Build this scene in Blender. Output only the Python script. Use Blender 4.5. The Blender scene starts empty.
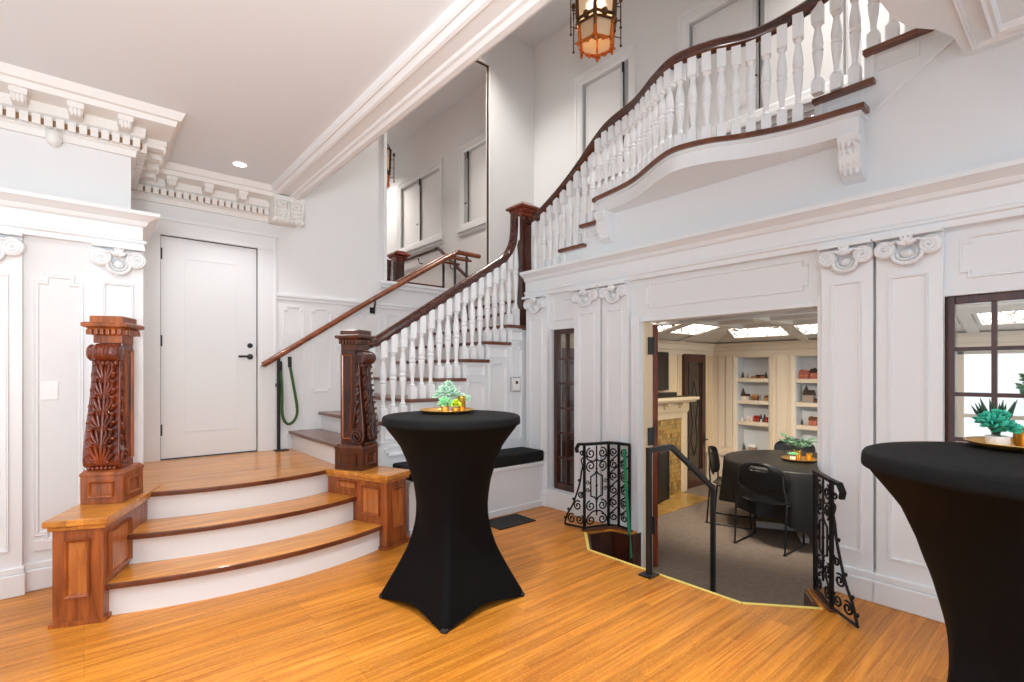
import bpy, bmesh, math, random
from mathutils import Vector, Matrix
random.seed(7)
PI = math.pi
scene = bpy.context.scene
COL = scene.collection
def R(d): return math.radians(d)

# ------------------------------------------------------------------ mesh builder
class MB:
    def __init__(s, M=None):
        s.v = []; s.f = []; s.M = M or Matrix.Identity(4)
    def add(s, vs, fs):
        n = len(s.v)
        for p in vs: s.v.append(tuple(s.M @ Vector(p)))
        for f in fs: s.f.append(tuple(i + n for i in f))
        return s
    def bx(s, x0, y0, z0, x1, y1, z1):
        vs = [(x, y, z) for z in (z0, z1) for (x, y) in ((x0, y0), (x1, y0), (x1, y1), (x0, y1))]
        return s.add(vs, [(3, 2, 1, 0), (4, 5, 6, 7), (0, 1, 5, 4), (1, 2, 6, 5), (2, 3, 7, 6), (3, 0, 4, 7)])
    def obx(s, c, size, rz=0.0, rx=0.0):
        m = Matrix.Translation(c) @ Matrix.Rotation(rz, 4, 'Z') @ Matrix.Rotation(rx, 4, 'X')
        a, b, h = [k / 2 for k in size]
        vs = [tuple(m @ Vector((x, y, z))) for z in (-h, h) for (x, y) in ((-a, -b), (a, -b), (a, b), (-a, b))]
        return s.add(vs, [(3, 2, 1, 0), (4, 5, 6, 7), (0, 1, 5, 4), (1, 2, 6, 5), (2, 3, 7, 6), (3, 0, 4, 7)])
    def prism(s, poly, z0, z1):
        n = len(poly)
        vs = [(x, y, z0) for x, y in poly] + [(x, y, z1) for x, y in poly]
        fs = [tuple(range(n - 1, -1, -1)), tuple(range(n, 2 * n))] + [(i, (i + 1) % n, n + (i + 1) % n, n + i) for i in range(n)]
        return s.add(vs, fs)
    def loft(s, loops, cap=True, closed=True):
        n = len(loops[0]); vs = [p for l in loops for p in l]; fs = []
        for k in range(len(loops) - 1):
            for i in range(n if closed else n - 1):
                j = (i + 1) % n
                fs.append((k * n + i, k * n + j, (k + 1) * n + j, (k + 1) * n + i))
        if cap and closed:
            fs.append(tuple(range(n - 1, -1, -1))); fs.append(tuple(range((len(loops) - 1) * n, len(loops) * n)))
        return s.add(vs, fs)
    def lathe(s, prof, seg=16, o=(0, 0, 0), cap=True):
        loops = [[(o[0] + r * math.cos(2 * PI * i / seg), o[1] + r * math.sin(2 * PI * i / seg), o[2] + z) for i in range(seg)] for r, z in prof]
        return s.loft(loops, cap)
    def sweep(s, path, prof, up=(0, 0, 1), cap=True, scales=None, closed_path=False):
        path = [Vector(p) for p in path]; up = Vector(up); loops = []; n = len(path); last = None
        for i, p in enumerate(path):
            if closed_path: t = path[(i + 1) % n] - path[i - 1]
            else:
                t = Vector((0, 0, 0))
                if i > 0: t += (path[i] - path[i - 1]).normalized()
                if i < n - 1: t += (path[i + 1] - path[i]).normalized()
            t.normalize()
            side = t.cross(up)
            if side.length < 1e-3: side = last.copy() if last else t.cross(Vector((0, 1, 0.01)))
            side.normalize()
            if last and side.dot(last) < -.2: side = -side
            last = side.copy()
            u = side.cross(t).normalized()
            k = scales[i] if scales else 1
            # mitre widening
            m = 1.0
            if 0 < i < n - 1:
                a = (path[i] - path[i - 1]).normalized(); m = 1 / max(.5, a.dot(t))
            loops.append([tuple(p + side * (a_ * k * m) + u * (b_ * k)) for a_, b_ in prof])
        if closed_path:
            loops.append(loops[0]); return s.loft(loops, False)
        return s.loft(loops, cap)
    def tube(s, path, r, seg=6, scales=None, up=(0, 0, 1)):
        return s.sweep(path, [(r * math.cos(2 * PI * i / seg), r * math.sin(2 * PI * i / seg)) for i in range(seg)], up, True, scales)
    def ball(s, c, r, m=None, seg=8, rings=5):
        r = r if isinstance(r, (tuple, list)) else (r, r, r)
        m = m or Matrix.Identity(4); loops = []
        for k in range(rings + 1):
            a = -PI / 2 + PI * k / rings; cr = max(math.cos(a), .02)
            loops.append([tuple(Vector(c) + (m.to_3x3() @ Vector((r[0] * cr * math.cos(2 * PI * i / seg), r[1] * cr * math.sin(2 * PI * i / seg), r[2] * math.sin(a))))) for i in range(seg)])
        return s.loft(loops)
    def ring(s, poly, w, h, steps=((0, 0), (.2, 1), (.45, .75), (.75, .9), (1, 0)), d0=0.0):
        """raised moulding following a closed polygon in the local XZ plane, relief towards -Y"""
        n = len(poly); loops = []
        A = sum(poly[i][0] * poly[(i + 1) % n][1] - poly[(i + 1) % n][0] * poly[i][1] for i in range(n))
        sg = 1 if A > 0 else -1
        for (o, d) in steps:
            L = []
            for i in range(n):
                p0 = Vector(poly[i - 1]); p1 = Vector(poly[i]); p2 = Vector(poly[(i + 1) % n])
                e1 = (p1 - p0).normalized(); e2 = (p2 - p1).normalized()
                n1 = Vector((-e1.y, e1.x)) * sg; n2 = Vector((-e2.y, e2.x)) * sg
                b = (n1 + n2); b = b / max(b.dot(n1), .2)
                q = p1 + b * (o * w)
                L.append((q.x, -(d0 + d * h), q.y))
            loops.append(L)
        return s.loft(loops, False)
    def build(s, name, mat, parent=None, smooth=False, bevel=0, kind=None, subsurf=0, auto=None, solid=0):
        me = bpy.data.meshes.new(name); me.from_pydata(s.v, [], s.f)
        b = bmesh.new(); b.from_mesh(me)
        bmesh.ops.recalc_face_normals(b, faces=b.faces); b.to_mesh(me); b.free()
        me.materials.append(mat)
        if smooth:
            me.polygons.foreach_set('use_smooth', [True] * len(me.polygons))
            try:
                if auto: me.set_sharp_from_angle(angle=R(auto))
            except Exception: pass
        me.update()
        o = bpy.data.objects.new(name, me); COL.objects.link(o)
        if parent is not None: par(o, parent)
        if bevel:
            m = o.modifiers.new('bevel', 'BEVEL'); m.width = bevel; m.segments = 2; m.limit_method = 'ANGLE'; m.angle_limit = R(40)
        if solid:
            m = o.modifiers.new('solid', 'SOLIDIFY'); m.thickness = solid; m.offset = 0
        if subsurf:
            m = o.modifiers.new('sub', 'SUBSURF'); m.levels = m.render_levels = subsurf
        if kind: o['kind'] = kind
        return o
def wm(o):
    m = o.matrix_basis
    return (wm(o.parent) @ o.matrix_parent_inverse @ m) if o.parent else m.copy()
def par(o, p):
    o.parent = p; o.matrix_parent_inverse = wm(p).inverted()
def thing(name, label, cat, loc=(0, 0, 0), rz=0, group=None):
    o = bpy.data.objects.new(name, None); COL.objects.link(o)
    o.location = loc; o.rotation_euler = (0, 0, rz); o.empty_display_size = .05
    return tag(o, label, cat, group)
def tag(o, label, cat, group=None):
    o['label'] = label; o['category'] = cat
    if group: o['group'] = group
    return o
def struct(name, loc=(0, 0, 0)):
    o = bpy.data.objects.new(name, None); COL.objects.link(o); o.location = loc; o['kind'] = 'structure'; o.empty_display_size = .05
    return o
def dup(o, parent=None, keep=True):
    c = o.copy(); COL.objects.link(c)
    if parent: c.parent = parent
    for ch in list(o.children): dup(ch, c)
    return c
def cr(pts, n=8):
    P = [Vector(p) for p in pts]; out = []
    P = [P[0] * 2 - P[1]] + P + [P[-1] * 2 - P[-2]]
    for i in range(1, len(P) - 2):
        p0, p1, p2, p3 = P[i - 1:i + 3]
        for k in range(n):
            t = k / n
            out.append(.5 * ((2 * p1) + (p2 - p0) * t + (2 * p0 - 5 * p1 + 4 * p2 - p3) * t * t + (3 * p1 - p0 - 3 * p2 + p3) * t ** 3))
    out.append(P[-2]); return out
def interp(tab, x):
    if x <= tab[0][0]: return tab[0][1]
    for (a, b), (c, d) in zip(tab, tab[1:]):
        if x <= c: return b + (d - b) * (x - a) / (c - a)
    return tab[-1][1]
def rot2(p, a): return (p[0] * math.cos(a) - p[1] * math.sin(a), p[0] * math.sin(a) + p[1] * math.cos(a))
def spiral(c, r0, r1, a0, turns, n=22, sx=1):
    return [(c[0] + sx * (r0 + (r1 - r0) * k / n) * math.cos(a0 + turns * 2 * PI * k / n), c[1] + (r0 + (r1 - r0) * k / n) * math.sin(a0 + turns * 2 * PI * k / n)) for k in range(n + 1)]
# frames for wall relief: local x runs along the wall, local -y comes out of it
def ML(y=0): return Matrix.Translation((0, y, 0))                               # wall facing -Y
def MR(x=0): return Matrix.Translation((x, 0, 0)) @ Matrix(((0, 1, 0, 0), (-1, 0, 0, 0), (0, 0, 1, 0), (0, 0, 0, 1)))   # facing -X: local x = -world y
def rect(x0, z0, x1, z1, notch=0):
    if not notch: return [(x0, z0), (x1, z0), (x1, z1), (x0, z1)]
    n = notch
    return [(x0 + n, z0), (x1 - n, z0), (x1 - n, z0 + n), (x1, z0 + n), (x1, z1 - n), (x1 - n, z1 - n), (x1 - n, z1), (x0 + n, z1), (x0 + n, z1 - n), (x0, z1 - n), (x0, z0 + n), (x0 + n, z0 + n)]

# ------------------------------------------------------------------ materials
def srgb(r, g, b):
    f = lambda c: ((c / 255) / 12.92 if c / 255 <= .04045 else ((c / 255 + .055) / 1.055) ** 2.4)
    return (f(r), f(g), f(b), 1)
def mat(name, col, rough=.5, metal=0, bump=0, bscale=60, var=0, vscale=8, coat=0, emit=None, estr=0, trans=0, sheen=0, spec=None, stretch=None, ior=None):
    m = bpy.data.materials.new(name); m.use_nodes = True
    nt = m.node_tree; b = nt.nodes['Principled BSDF']
    b.inputs['Base Color'].default_value = col; b.inputs['Roughness'].default_value = rough; b.inputs['Metallic'].default_value = metal
    if coat: b.inputs['Coat Weight'].default_value = coat; b.inputs['Coat Roughness'].default_value = .15
    if trans: b.inputs['Transmission Weight'].default_value = trans
    if ior: b.inputs['IOR'].default_value = ior
    if sheen: b.inputs['Sheen Weight'].default_value = sheen
    if spec is not None: b.inputs['Specular IOR Level'].default_value = spec
    if emit: b.inputs['Emission Color'].default_value = emit; b.inputs['Emission Strength'].default_value = estr
    tc = nt.nodes.new('ShaderNodeTexCoord'); mp = nt.nodes.new('ShaderNodeMapping')
    nt.links.new(tc.outputs['Object'], mp.inputs['Vector'])
    if stretch: mp.inputs['Scale'].default_value = stretch
    if var:
        n = nt.nodes.new('ShaderNodeTexNoise'); n.inputs['Scale'].default_value = vscale; n.inputs['Detail'].default_value = 5
        nt.links.new(mp.outputs[0], n.inputs['Vector'])
        mx = nt.nodes.new('ShaderNodeMix'); mx.data_type = 'RGBA'
        mx.inputs[6].default_value = tuple(max(0, c * (1 - var)) for c in col[:3]) + (1,); mx.inputs[7].default_value = tuple(min(1, c * (1 + var)) for c in col[:3]) + (1,)
        nt.links.new(n.outputs['Fac'], mx.inputs[0]); nt.links.new(mx.outputs[2], b.inputs['Base Color'])
    if bump:
        n2 = nt.nodes.new('ShaderNodeTexNoise'); n2.inputs['Scale'].default_value = bscale; n2.inputs['Detail'].default_value = 3
        nt.links.new(mp.outputs[0], n2.inputs['Vector'])
        bp = nt.nodes.new('ShaderNodeBump'); bp.inputs['Strength'].default_value = bump; bp.inputs['Distance'].default_value = .004
        nt.links.new(n2.outputs['Fac'], bp.inputs['Height']); nt.links.new(bp.outputs[0], b.inputs['Normal'])
    return m
def wood(name, dark, light, rough=.35, scale=(3, 30, 30), coat=.2, planks=None, spec=None, fleck=False):
    """grain runs along local X; planks=(length,width) adds boards"""
    m = bpy.data.materials.new(name); m.use_nodes = True; nt = m.node_tree; b = nt.nodes['Principled BSDF']; N = nt.nodes.new; L = nt.links.new
    b.inputs['Roughness'].default_value = rough; b.inputs['Coat Weight'].default_value = coat; b.inputs['Coat Roughness'].default_value = .12
    if spec is not None: b.inputs['Specular IOR Level'].default_value = spec
    tc = N('ShaderNodeTexCoord'); mp = N('ShaderNodeMapping'); L(tc.outputs['Object'], mp.inputs['Vector']); mp.inputs['Scale'].default_value = scale
    n = N('ShaderNodeTexNoise'); n.inputs['Scale'].default_value = 1; n.inputs['Detail'].default_value = 8; n.inputs['Roughness'].default_value = .6; n.inputs['Distortion'].default_value = .8
    L(mp.outputs[0], n.inputs['Vector'])
    rp = N('ShaderNodeValToRGB'); rp.color_ramp.elements[0].position = .3; rp.color_ramp.elements[1].position = .72
    rp.color_ramp.elements[0].color = dark; rp.color_ramp.elements[1].color = light; L(n.outputs['Fac'], rp.inputs['Fac'])
    out = rp.outputs['Color']; h = n.outputs['Fac']
    if planks:
        br = N('ShaderNodeTexBrick'); L(tc.outputs['Object'], br.inputs['Vector'])
        br.inputs['Scale'].default_value = 1; br.inputs['Brick Width'].default_value = planks[0]; br.inputs['Row Height'].default_value = planks[1]
        br.inputs['Mortar Size'].default_value = .0012; br.inputs['Mortar Smooth'].default_value = .2; br.offset = .37; br.offset_frequency = 3
        br.inputs['Color1'].default_value = (.62, .60, .58, 1); br.inputs['Color2'].default_value = (1.12, 1.1, 1.08, 1); br.inputs['Mortar'].default_value = (.34, .3, .28, 1)
        mx = N('ShaderNodeMix'); mx.data_type = 'RGBA'; mx.blend_type = 'MULTIPLY'; mx.inputs[0].default_value = .62
        L(out, mx.inputs[6]); L(br.outputs['Color'], mx.inputs[7]); out = mx.outputs[2]
        if fleck:                                           # pale ray flecks of quarter-sawn oak
            m3 = N('ShaderNodeMapping'); L(tc.outputs['Object'], m3.inputs['Vector']); m3.inputs['Scale'].default_value = (45, 130, 20); m3.inputs['Rotation'].default_value = (0, 0, .35)
            n3 = N('ShaderNodeTexNoise'); n3.inputs['Scale'].default_value = 1; n3.inputs['Detail'].default_value = 2; L(m3.outputs[0], n3.inputs['Vector'])
            r3 = N('ShaderNodeValToRGB'); r3.color_ramp.elements[0].position = .56; r3.color_ramp.elements[1].position = .66; r3.color_ramp.elements[0].color = (0, 0, 0, 1); r3.color_ramp.elements[1].color = (.3, .3, .3, 1); L(n3.outputs['Fac'], r3.inputs['Fac'])
            x3 = N('ShaderNodeMix'); x3.data_type = 'RGBA'; L(r3.outputs[0], x3.inputs[0]); L(out, x3.inputs[6]); x3.inputs[7].default_value = (light[0] * 1.05, light[1] * 1.12, light[2] * 1.4, 1); out = x3.outputs[2]
    L(out, b.inputs['Base Color'])
    bp = N('ShaderNodeBump'); bp.inputs['Strength'].default_value = .08; bp.inputs['Distance'].default_value = .003; L(h, bp.inputs['Height']); L(bp.outputs[0], b.inputs['Normal'])
    return m
def tiles(name, cols, size, mortar, rough=.4, msize=.003, rot=None):
    m = bpy.data.materials.new(name); m.use_nodes = True; nt = m.node_tree; b = nt.nodes['Principled BSDF']; N = nt.nodes.new; L = nt.links.new
    b.inputs['Roughness'].default_value = rough
    tc = N('ShaderNodeTexCoord'); mp = N('ShaderNodeMapping'); L(tc.outputs['Object'], mp.inputs['Vector'])
    if rot: mp.inputs['Rotation'].default_value = rot
    br = N('ShaderNodeTexBrick'); L(mp.outputs[0], br.inputs['Vector']); br.inputs['Scale'].default_value = 1
    br.inputs['Brick Width'].default_value = size[0]; br.inputs['Row Height'].default_value = size[1]; br.inputs['Mortar Size'].default_value = msize; br.offset = .5
    br.inputs['Color1'].default_value = cols[0]; br.inputs['Color2'].default_value = cols[1]; br.inputs['Mortar'].default_value = mortar
    n = N('ShaderNodeTexNoise'); n.inputs['Scale'].default_value = 14; L(mp.outputs[0], n.inputs['Vector'])
    mx = N('ShaderNodeMix'); mx.data_type = 'RGBA'; mx.blend_type = 'MIX'
    rp = N('ShaderNodeValToRGB'); rp.color_ramp.elements[0].position = .45; rp.color_ramp.elements[1].position = .6; L(n.outputs['Fac'], rp.inputs['Fac'])
    rp.color_ramp.elements[0].color = (0, 0, 0, 1); rp.color_ramp.elements[1].color = (.6, .6, .6, 1)
    L(rp.outputs[0], mx.inputs[0]); L(br.outputs['Color'], mx.inputs[6]); mx.inputs[7].default_value = cols[2]
    L(mx.outputs[2], b.inputs['Base Color']); return m
def leaded(name, glow, lead, strength):
    """back-lit leaded glass: a net of dark cames over a glowing pane"""
    m = bpy.data.materials.new(name); m.use_nodes = True; nt = m.node_tree; b = nt.nodes['Principled BSDF']; N = nt.nodes.new; L = nt.links.new
    tc = N('ShaderNodeTexCoord'); vo = N('ShaderNodeTexVoronoi'); vo.feature = 'DISTANCE_TO_EDGE'; vo.inputs['Scale'].default_value = 9
    L(tc.outputs['Object'], vo.inputs['Vector'])
    rp = N('ShaderNodeValToRGB'); rp.color_ramp.elements[0].position = .05; rp.color_ramp.elements[1].position = .085; L(vo.outputs['Distance'], rp.inputs['Fac'])
    rp.color_ramp.elements[0].color = lead; rp.color_ramp.elements[1].color = glow
    n = N('ShaderNodeTexNoise'); n.inputs['Scale'].default_value = 5; L(tc.outputs['Object'], n.inputs['Vector'])
    mx = N('ShaderNodeMix'); mx.data_type = 'RGBA'; mx.blend_type = 'MULTIPLY'; mx.inputs[0].default_value = .5
    r2 = N('ShaderNodeValToRGB'); r2.color_ramp.elements[0].color = (.75, .42, .15, 1); r2.color_ramp.elements[1].color = (1, 1, 1, 1); r2.color_ramp.elements[0].position = .35; r2.color_ramp.elements[1].position = .5
    L(n.outputs['Fac'], r2.inputs['Fac']); L(rp.outputs[0], mx.inputs[6]); L(r2.outputs[0], mx.inputs[7])
    L(mx.outputs[2], b.inputs['Emission Color']); L(mx.outputs[2], b.inputs['Base Color']); b.inputs['Emission Strength'].default_value = strength
    return m
M_ = {}
M_['wall'] = mat('warm white wall paint', (.79, .79, .79, 1), .65, bump=.03, bscale=120)
M_['wallr'] = mat('white wall paint', (.76, .78, .795, 1), .6, bump=.03, bscale=120)
M_['trim'] = mat('white gloss trim paint', (.82, .83, .835, 1), .38)
M_['trimr'] = mat('cool white trim paint', (.785, .80, .815, 1), .4)
M_['ceil'] = mat('ceiling paint', (.77, .80, .82, 1), .7)
M_['crown'] = mat('cream crown plaster', (.83, .81, .78, 1), .55)
M_['floor'] = wood('oak strip floor', srgb(172, 96, 24), srgb(230, 154, 58), .36, (1.6, 40, 20), .06, planks=(.95, .056), spec=.35, fleck=True)
M_['tread'] = wood('oak stair tread', srgb(180, 104, 28), srgb(236, 164, 66), .28, (2.2, 30, 20), .35, planks=(1.6, .075))
M_['dtread'] = wood('dark oak stair tread', srgb(70, 36, 20), srgb(128, 70, 38), .3, (26, 3, 20), .35)
M_['nose'] = wood('brown tread nosing', srgb(78, 36, 18), srgb(120, 62, 32), .32, (6, 30, 20), .3)
M_['mahog'] = wood('carved mahogany', srgb(62, 18, 9), srgb(152, 66, 32), .28, (14, 14, 3), .5)
M_['panelw'] = wood('golden brown panelled oak', srgb(104, 48, 16), srgb(184, 100, 44), .35, (24, 24, 2.5), .3)
M_['midw'] = wood('brown mahogany block', srgb(50, 22, 11), srgb(104, 54, 28), .3, (14, 14, 3), .4)
M_['frost2'] = mat('beige lantern glass', srgb(214, 186, 150), .5)
M_['panelg'] = wood('golden oak inset panel', srgb(150, 78, 26), srgb(210, 130, 62), .35, (24, 24, 2.5), .3)
M_['dmahog'] = wood('dark mahogany', srgb(36, 15, 11), srgb(88, 42, 28), .28, (14, 14, 3), .45)
M_['rail'] = wood('polished mahogany handrail', srgb(34, 12, 7), srgb(96, 42, 22), .22, (4, 4, 30), .55)
M_['railo'] = wood('brown oak handrail', srgb(92, 44, 22), srgb(160, 88, 50), .25, (4, 20, 20), .5)
M_['iron'] = mat('black wrought iron', (.012, .012, .012, 1), .42, .6, bump=.2, bscale=90)
M_['steel'] = mat('dark grey painted steel', (.035, .035, .037, 1), .38, .5)
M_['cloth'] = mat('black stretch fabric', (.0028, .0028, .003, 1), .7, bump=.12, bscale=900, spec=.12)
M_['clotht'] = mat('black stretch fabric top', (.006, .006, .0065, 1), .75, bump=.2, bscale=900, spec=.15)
M_['cushion'] = mat('black woven seat fabric', (.009, .009, .01, 1), .8, bump=.3, bscale=300, spec=.25)
M_['tcloth'] = mat('black satin tablecloth', (.008, .007, .0065, 1), .45, bump=.1, bscale=200)
M_['plastic'] = mat('black moulded plastic', (.012, .012, .012, 1), .3)
M_['chrome'] = mat('dark steel rod', (.04, .04, .04, 1), .35, .7)
M_['gold'] = mat('hammered gold metal', srgb(230, 180, 98), .3, .85, bump=.6, bscale=45)
M_['gglass'] = mat('gold mercury glass', srgb(206, 156, 66), .2, .7, bump=.4, bscale=80)
M_['glass'] = mat('window glass', (1, 1, 1, 1), .02, trans=1, ior=1.45)
M_['mirror'] = mat('mirror silvering', (.9, .88, .86, 1), .015, 1)
M_['shade'] = mat('white roller shade', (.86, .86, .86, 1), .8)
M_['dark'] = mat('dark gap', (.02, .018, .016, 1), .8)
M_['brass'] = mat('aged bronze', srgb(92, 66, 40), .35, .8, bump=.3, bscale=70)
M_['amberlit'] = mat('amber lit bronze', srgb(206, 112, 42), .35, .7, bump=.4, bscale=60)  # lantern bronze with amber lamplight put into its colour
M_['frost'] = mat('frosted lantern glass', (.80, .68, .54, 1), .5, trans=.3)
M_['bulb'] = mat('lamp bulb', (1, .9, .7, 1), .4, emit=(1, .78, .5, 1), estr=2.6)
M_['can'] = mat('downlight lens', (1, 1, 1, 1), .4, emit=(1, .97, .92, 1), estr=6)
M_['carpet'] = mat('grey brown carpet', srgb(130, 116, 104), .95, bump=.5, bscale=220, var=.28, vscale=26, spec=.1)
M_['cream'] = mat('cream painted wood', srgb(226, 204, 170), .5)
M_['dwall'] = mat('cream dining room paint', srgb(222, 206, 184), .6)
M_['dceil'] = mat('dining room ceiling paint', srgb(222, 214, 204), .6)
M_['niche'] = mat('pale blue grey niche paint', srgb(208, 211, 214), .7)
M_['tile'] = tiles('mottled gold hearth tile', (srgb(206, 162, 84), srgb(122, 78, 36), srgb(150, 136, 84)), (.062, .062), srgb(96, 76, 46), .3, rot=(R(90), 0, 0))
M_['tilef'] = tiles('mottled gold floor tile', (srgb(206, 160, 84), srgb(160, 112, 50), srgb(160, 140, 84)), (.08, .08), srgb(110, 86, 50), .3)
M_['lead'] = leaded('back lit leaded glass', (1, .96, .88, 1), (.03, .012, .004, 1), 3.2)
M_['stain'] = mat('smoky leaded door glass', srgb(70, 58, 46), .15, var=.5, vscale=12)
M_['screen'] = mat('television glass', (.012, .01, .01, 1), .08)
M_['green'] = mat('green velvet rope', srgb(58, 92, 44), .8, bump=.3, bscale=150)
M_['teal'] = mat('teal green strap', srgb(38, 140, 96), .6)
M_['leafp'] = mat('pale sage succulent', srgb(176, 208, 184), .6, var=.15)
M_['leafy'] = mat('lime succulent', srgb(186, 204, 30), .55)
M_['leafm'] = mat('mint succulent', srgb(140, 206, 150), .55)
M_['leaft'] = mat('teal succulent leaf', srgb(52, 168, 140), .55, var=.3, vscale=40)
M_['leafd'] = mat('dark green spiky leaf', srgb(26, 66, 40), .45)
M_['eucal'] = mat('grey green eucalyptus', srgb(104, 140, 112), .6)
M_['yellow'] = mat('yellow edging', srgb(226, 206, 110), .5)
M_['plate'] = mat('white switch plastic', (.84, .83, .82, 1), .35)
M_['pot'] = mat('white glazed pot', (.8, .8, .8, 1), .3)
EXPOSURE = 0.45
RAILP = [(1.341, 5.35, 1.419), (1.42, 5.35, 1.47), (2.112, 5.35, 1.925), (2.527, 5.35, 2.195), (3.55, 5.35, 2.83), (3.66, 5.345, 2.878), (3.76, 5.34, 2.882), (3.99, 5.34, 2.88)]
# ================================================================== ROOM SHELL
ZL = .56                      # entry landing
RS = (2.942 - ZL) / 13        # main riser
def zt(k): return ZL + RS * k
YD = 5.43; XB = 5.06; XR = 3.59; ZC = 3.14; ZF = -.36
PIT = [(3.60, 2.55), (3.48, 2.55), (3.44, 2.72), (3.22, 2.80), (2.924, 2.515), (2.93, 1.36), (3.21, 1.035), (3.42, 1.18), (3.60, 1.185)]
fl = MB().prism([(-2.2, -1.6), (3.6, -1.6)] + PIT[::-1] + [(3.6, 4.06), (3.6, 5.5), (-2.2, 5.5)], -.05, 0)
fl.build('floor', M_['floor'], kind='structure')
st = MB()
for a, b in zip(PIT[:-1], PIT[1:]):
    d = (Vector(b) - Vector(a)).normalized(); n = Vector((d.y, -d.x)) * .02
    st.prism([a, b, (b[0] - n.x, b[1] - n.y), (a[0] - n.x, a[1] - n.y)], -.36, -.012)
st.build('trim_1', M_['dmahog'], kind='structure')
MB().prism([(2.95, 1.37), (3.22, 1.06), (3.26, 1.08), (3.26, 2.76), (3.22, 2.77), (2.95, 2.5)], -.36, -.18).build('trim_2', M_['dmahog'], kind='structure')
# ---- left wall block
wl = struct('wall_left')
MB().bx(-3.2, 4.30, 0, .30, 5.6, 2.2).bx(-3.2, 4.40, 2.2, .25, 5.6, 3.3).build('wall_surface', M_['wall'], wl)
mm = MB(ML(4.30))
for x0, x1 in ((-1.05, -.62), (-.27, .03)):
    mm.ring(rect(x0 + .03, .28, x1 - .03, 1.97, .045), .028, .011)
mm.build('panel_moulding', M_['trim'], wl)
def entab(path, z0, z1, out, back=-.05):
    h = z1 - z0; f = lambda t: z0 + h * t
    pr = [(back, f(0)), (.05, f(0)), (.05, f(.13)), (.062, f(.16)), (.062, f(.22)), (.042, f(.26)), (.042, f(.62)), (.06, f(.66)), (.07, f(.74)), (.55 * out, f(.76)), (.85 * out, f(.86)), (out, f(.90)), (out, f(1)), (back, f(1))]
    return MB().sweep([(x, y, 0) for x, y in path], [(a, b) for a, b in pr])
entab([(-3.2, 4.30), (.265, 4.30), (.265, 5.43)], 2.19, 2.43, .13).build('entablature', M_['trim'], wl)
bb = MB().bx(-3.2, 4.23, 0, -.285, 4.30, .13).bx(-3.2, 4.25, .13, -.285, 4.30, .165)
bb.bx(-.285, 4.265, 0, .04, 4.30, .13).bx(-.285, 4.28, .13, .04, 4.30, .17)
bb.build('baseboard_left', M_['trim'], kind='structure', bevel=.006)
# ---- pilasters with carved ionic capitals
def capital(mb, cx, w, zb, h, y0):
    zc = zb + h * .55
    mb.bx(cx - w * .51, y0 - .06, zb + h * .88, cx + w * .51, y0, zb + h)
    for s in (-1, 1):
        vx = cx + s * w * .34; r = h * .29
        M0 = mb.M
        mb.M = M0 @ Matrix.Translation((vx, y0, zc)) @ Matrix.Rotation(R(90), 4, 'X')
        mb.lathe([(r, 0), (r, .035), (r * .9, .042), (.002, .042)], 18)
        mb.tube([(a_, b_, .043) for a_, b_ in spiral((0, 0), r * .88, r * .16, R(60), 2.3 * s, 40)], r * .11, 6)
        mb.ball((0, 0, .046), (r * .16, r * .16, .012), None, 8, 4)
        mb.M = M0
    # garland swag, bead row and shell
    n = 15
    for k in range(n):
        a = PI + PI * k / (n - 1)
        mb.ball((cx + math.cos(a) * w * .22, y0 - .03, zb + h * .34 + math.sin(a) * h * .28), (.0135, .016, .0135))
        mb.ball((cx + math.cos(a) * w * .15, y0 - .026, zb + h * .36 + math.sin(a) * h * .18), (.009, .012, .009), None, 6, 4)
    for k in range(5):
        a = R(30 + 30 * k)
        mb.ball((cx + math.cos(a) * w * .09, y0 - .05, zb + h * .58 + math.sin(a) * h * .2), (.014, .018, .03), Matrix.Rotation(R(90) - a, 4, 'Y'), 6, 4)
    mb.ball((cx, y0 - .035, zb + h * .84), (.024, .022, .03))
    mb.ball((cx, y0 - .01, zb + h * .38), (w * .12, .022, h * .16))
    for s in (-1, 1): mb.ball((cx + s * w * .2, y0 - .04, zb + h * .74), (.030, .016, .010), Matrix.Rotation(R(20 * s), 4, 'Y'))
TN = [2]
def trim():
    TN[0] += 1; return 'trim_%d' % TN[0]
def pilaster(Mw, x0, x1, zcap, ztop, m, z0=0, dep=.05, plinth=True):
    t = struct(trim())
    w = x1 - x0; mb = MB(Mw).bx(x0, -dep, z0, x1, 0, ztop)
    mb.build('pilaster_shaft', m, t, bevel=.003)
    p = MB(Mw).ring(rect(x0 + w * .2, z0 + .27, x1 - w * .2, zcap - .05), .016, .012, d0=dep)
    p.build('panel_moulding', m, t)
    if plinth:
        MB(Mw).bx(x0 - .015, -dep - .03, z0, x1 + .015, 0, z0 + .13).bx(x0 - .01, -dep - .018, z0 + .13, x1 + .01, 0, z0 + .17).build('plinth', m, t, bevel=.006)
    c = MB(Mw); capital(c, (x0 + x1) / 2, w, zcap, ztop - zcap, -dep); c.build('capital', m, t, smooth=True, auto=45)
    return t
for x0, x1 in ((.04, .31), (-.57, -.285)):
    pilaster(ML(4.30), x0, x1, 1.99, 2.19, M_['trim'])
# ---- rear wall with the entrance door and the tall mirror
wb = struct('wall_back')
W = MB()
W.bx(.25, YD, 0, .515, 5.6, 3.3).bx(.515, YD, 2.575, 1.31, 5.6, 3.3).bx(1.31, YD, 0, 2.69, 5.6, 6.2).bx(2.69, YD, 0, 4.236, 5.6, 2.42).bx(4.236, YD, 0, XB + .15, 5.6, 6.2)
W.bx(2.69, YD, 5.56, 4.236, 5.6, 6.2).bx(.515, YD, 0, 1.31, 5.6, ZL).bx(2.69, 5.52, 2.42, 4.236, 5.6, 5.56)
W.build('wall_surface', M_['wall'], wb)
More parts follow.
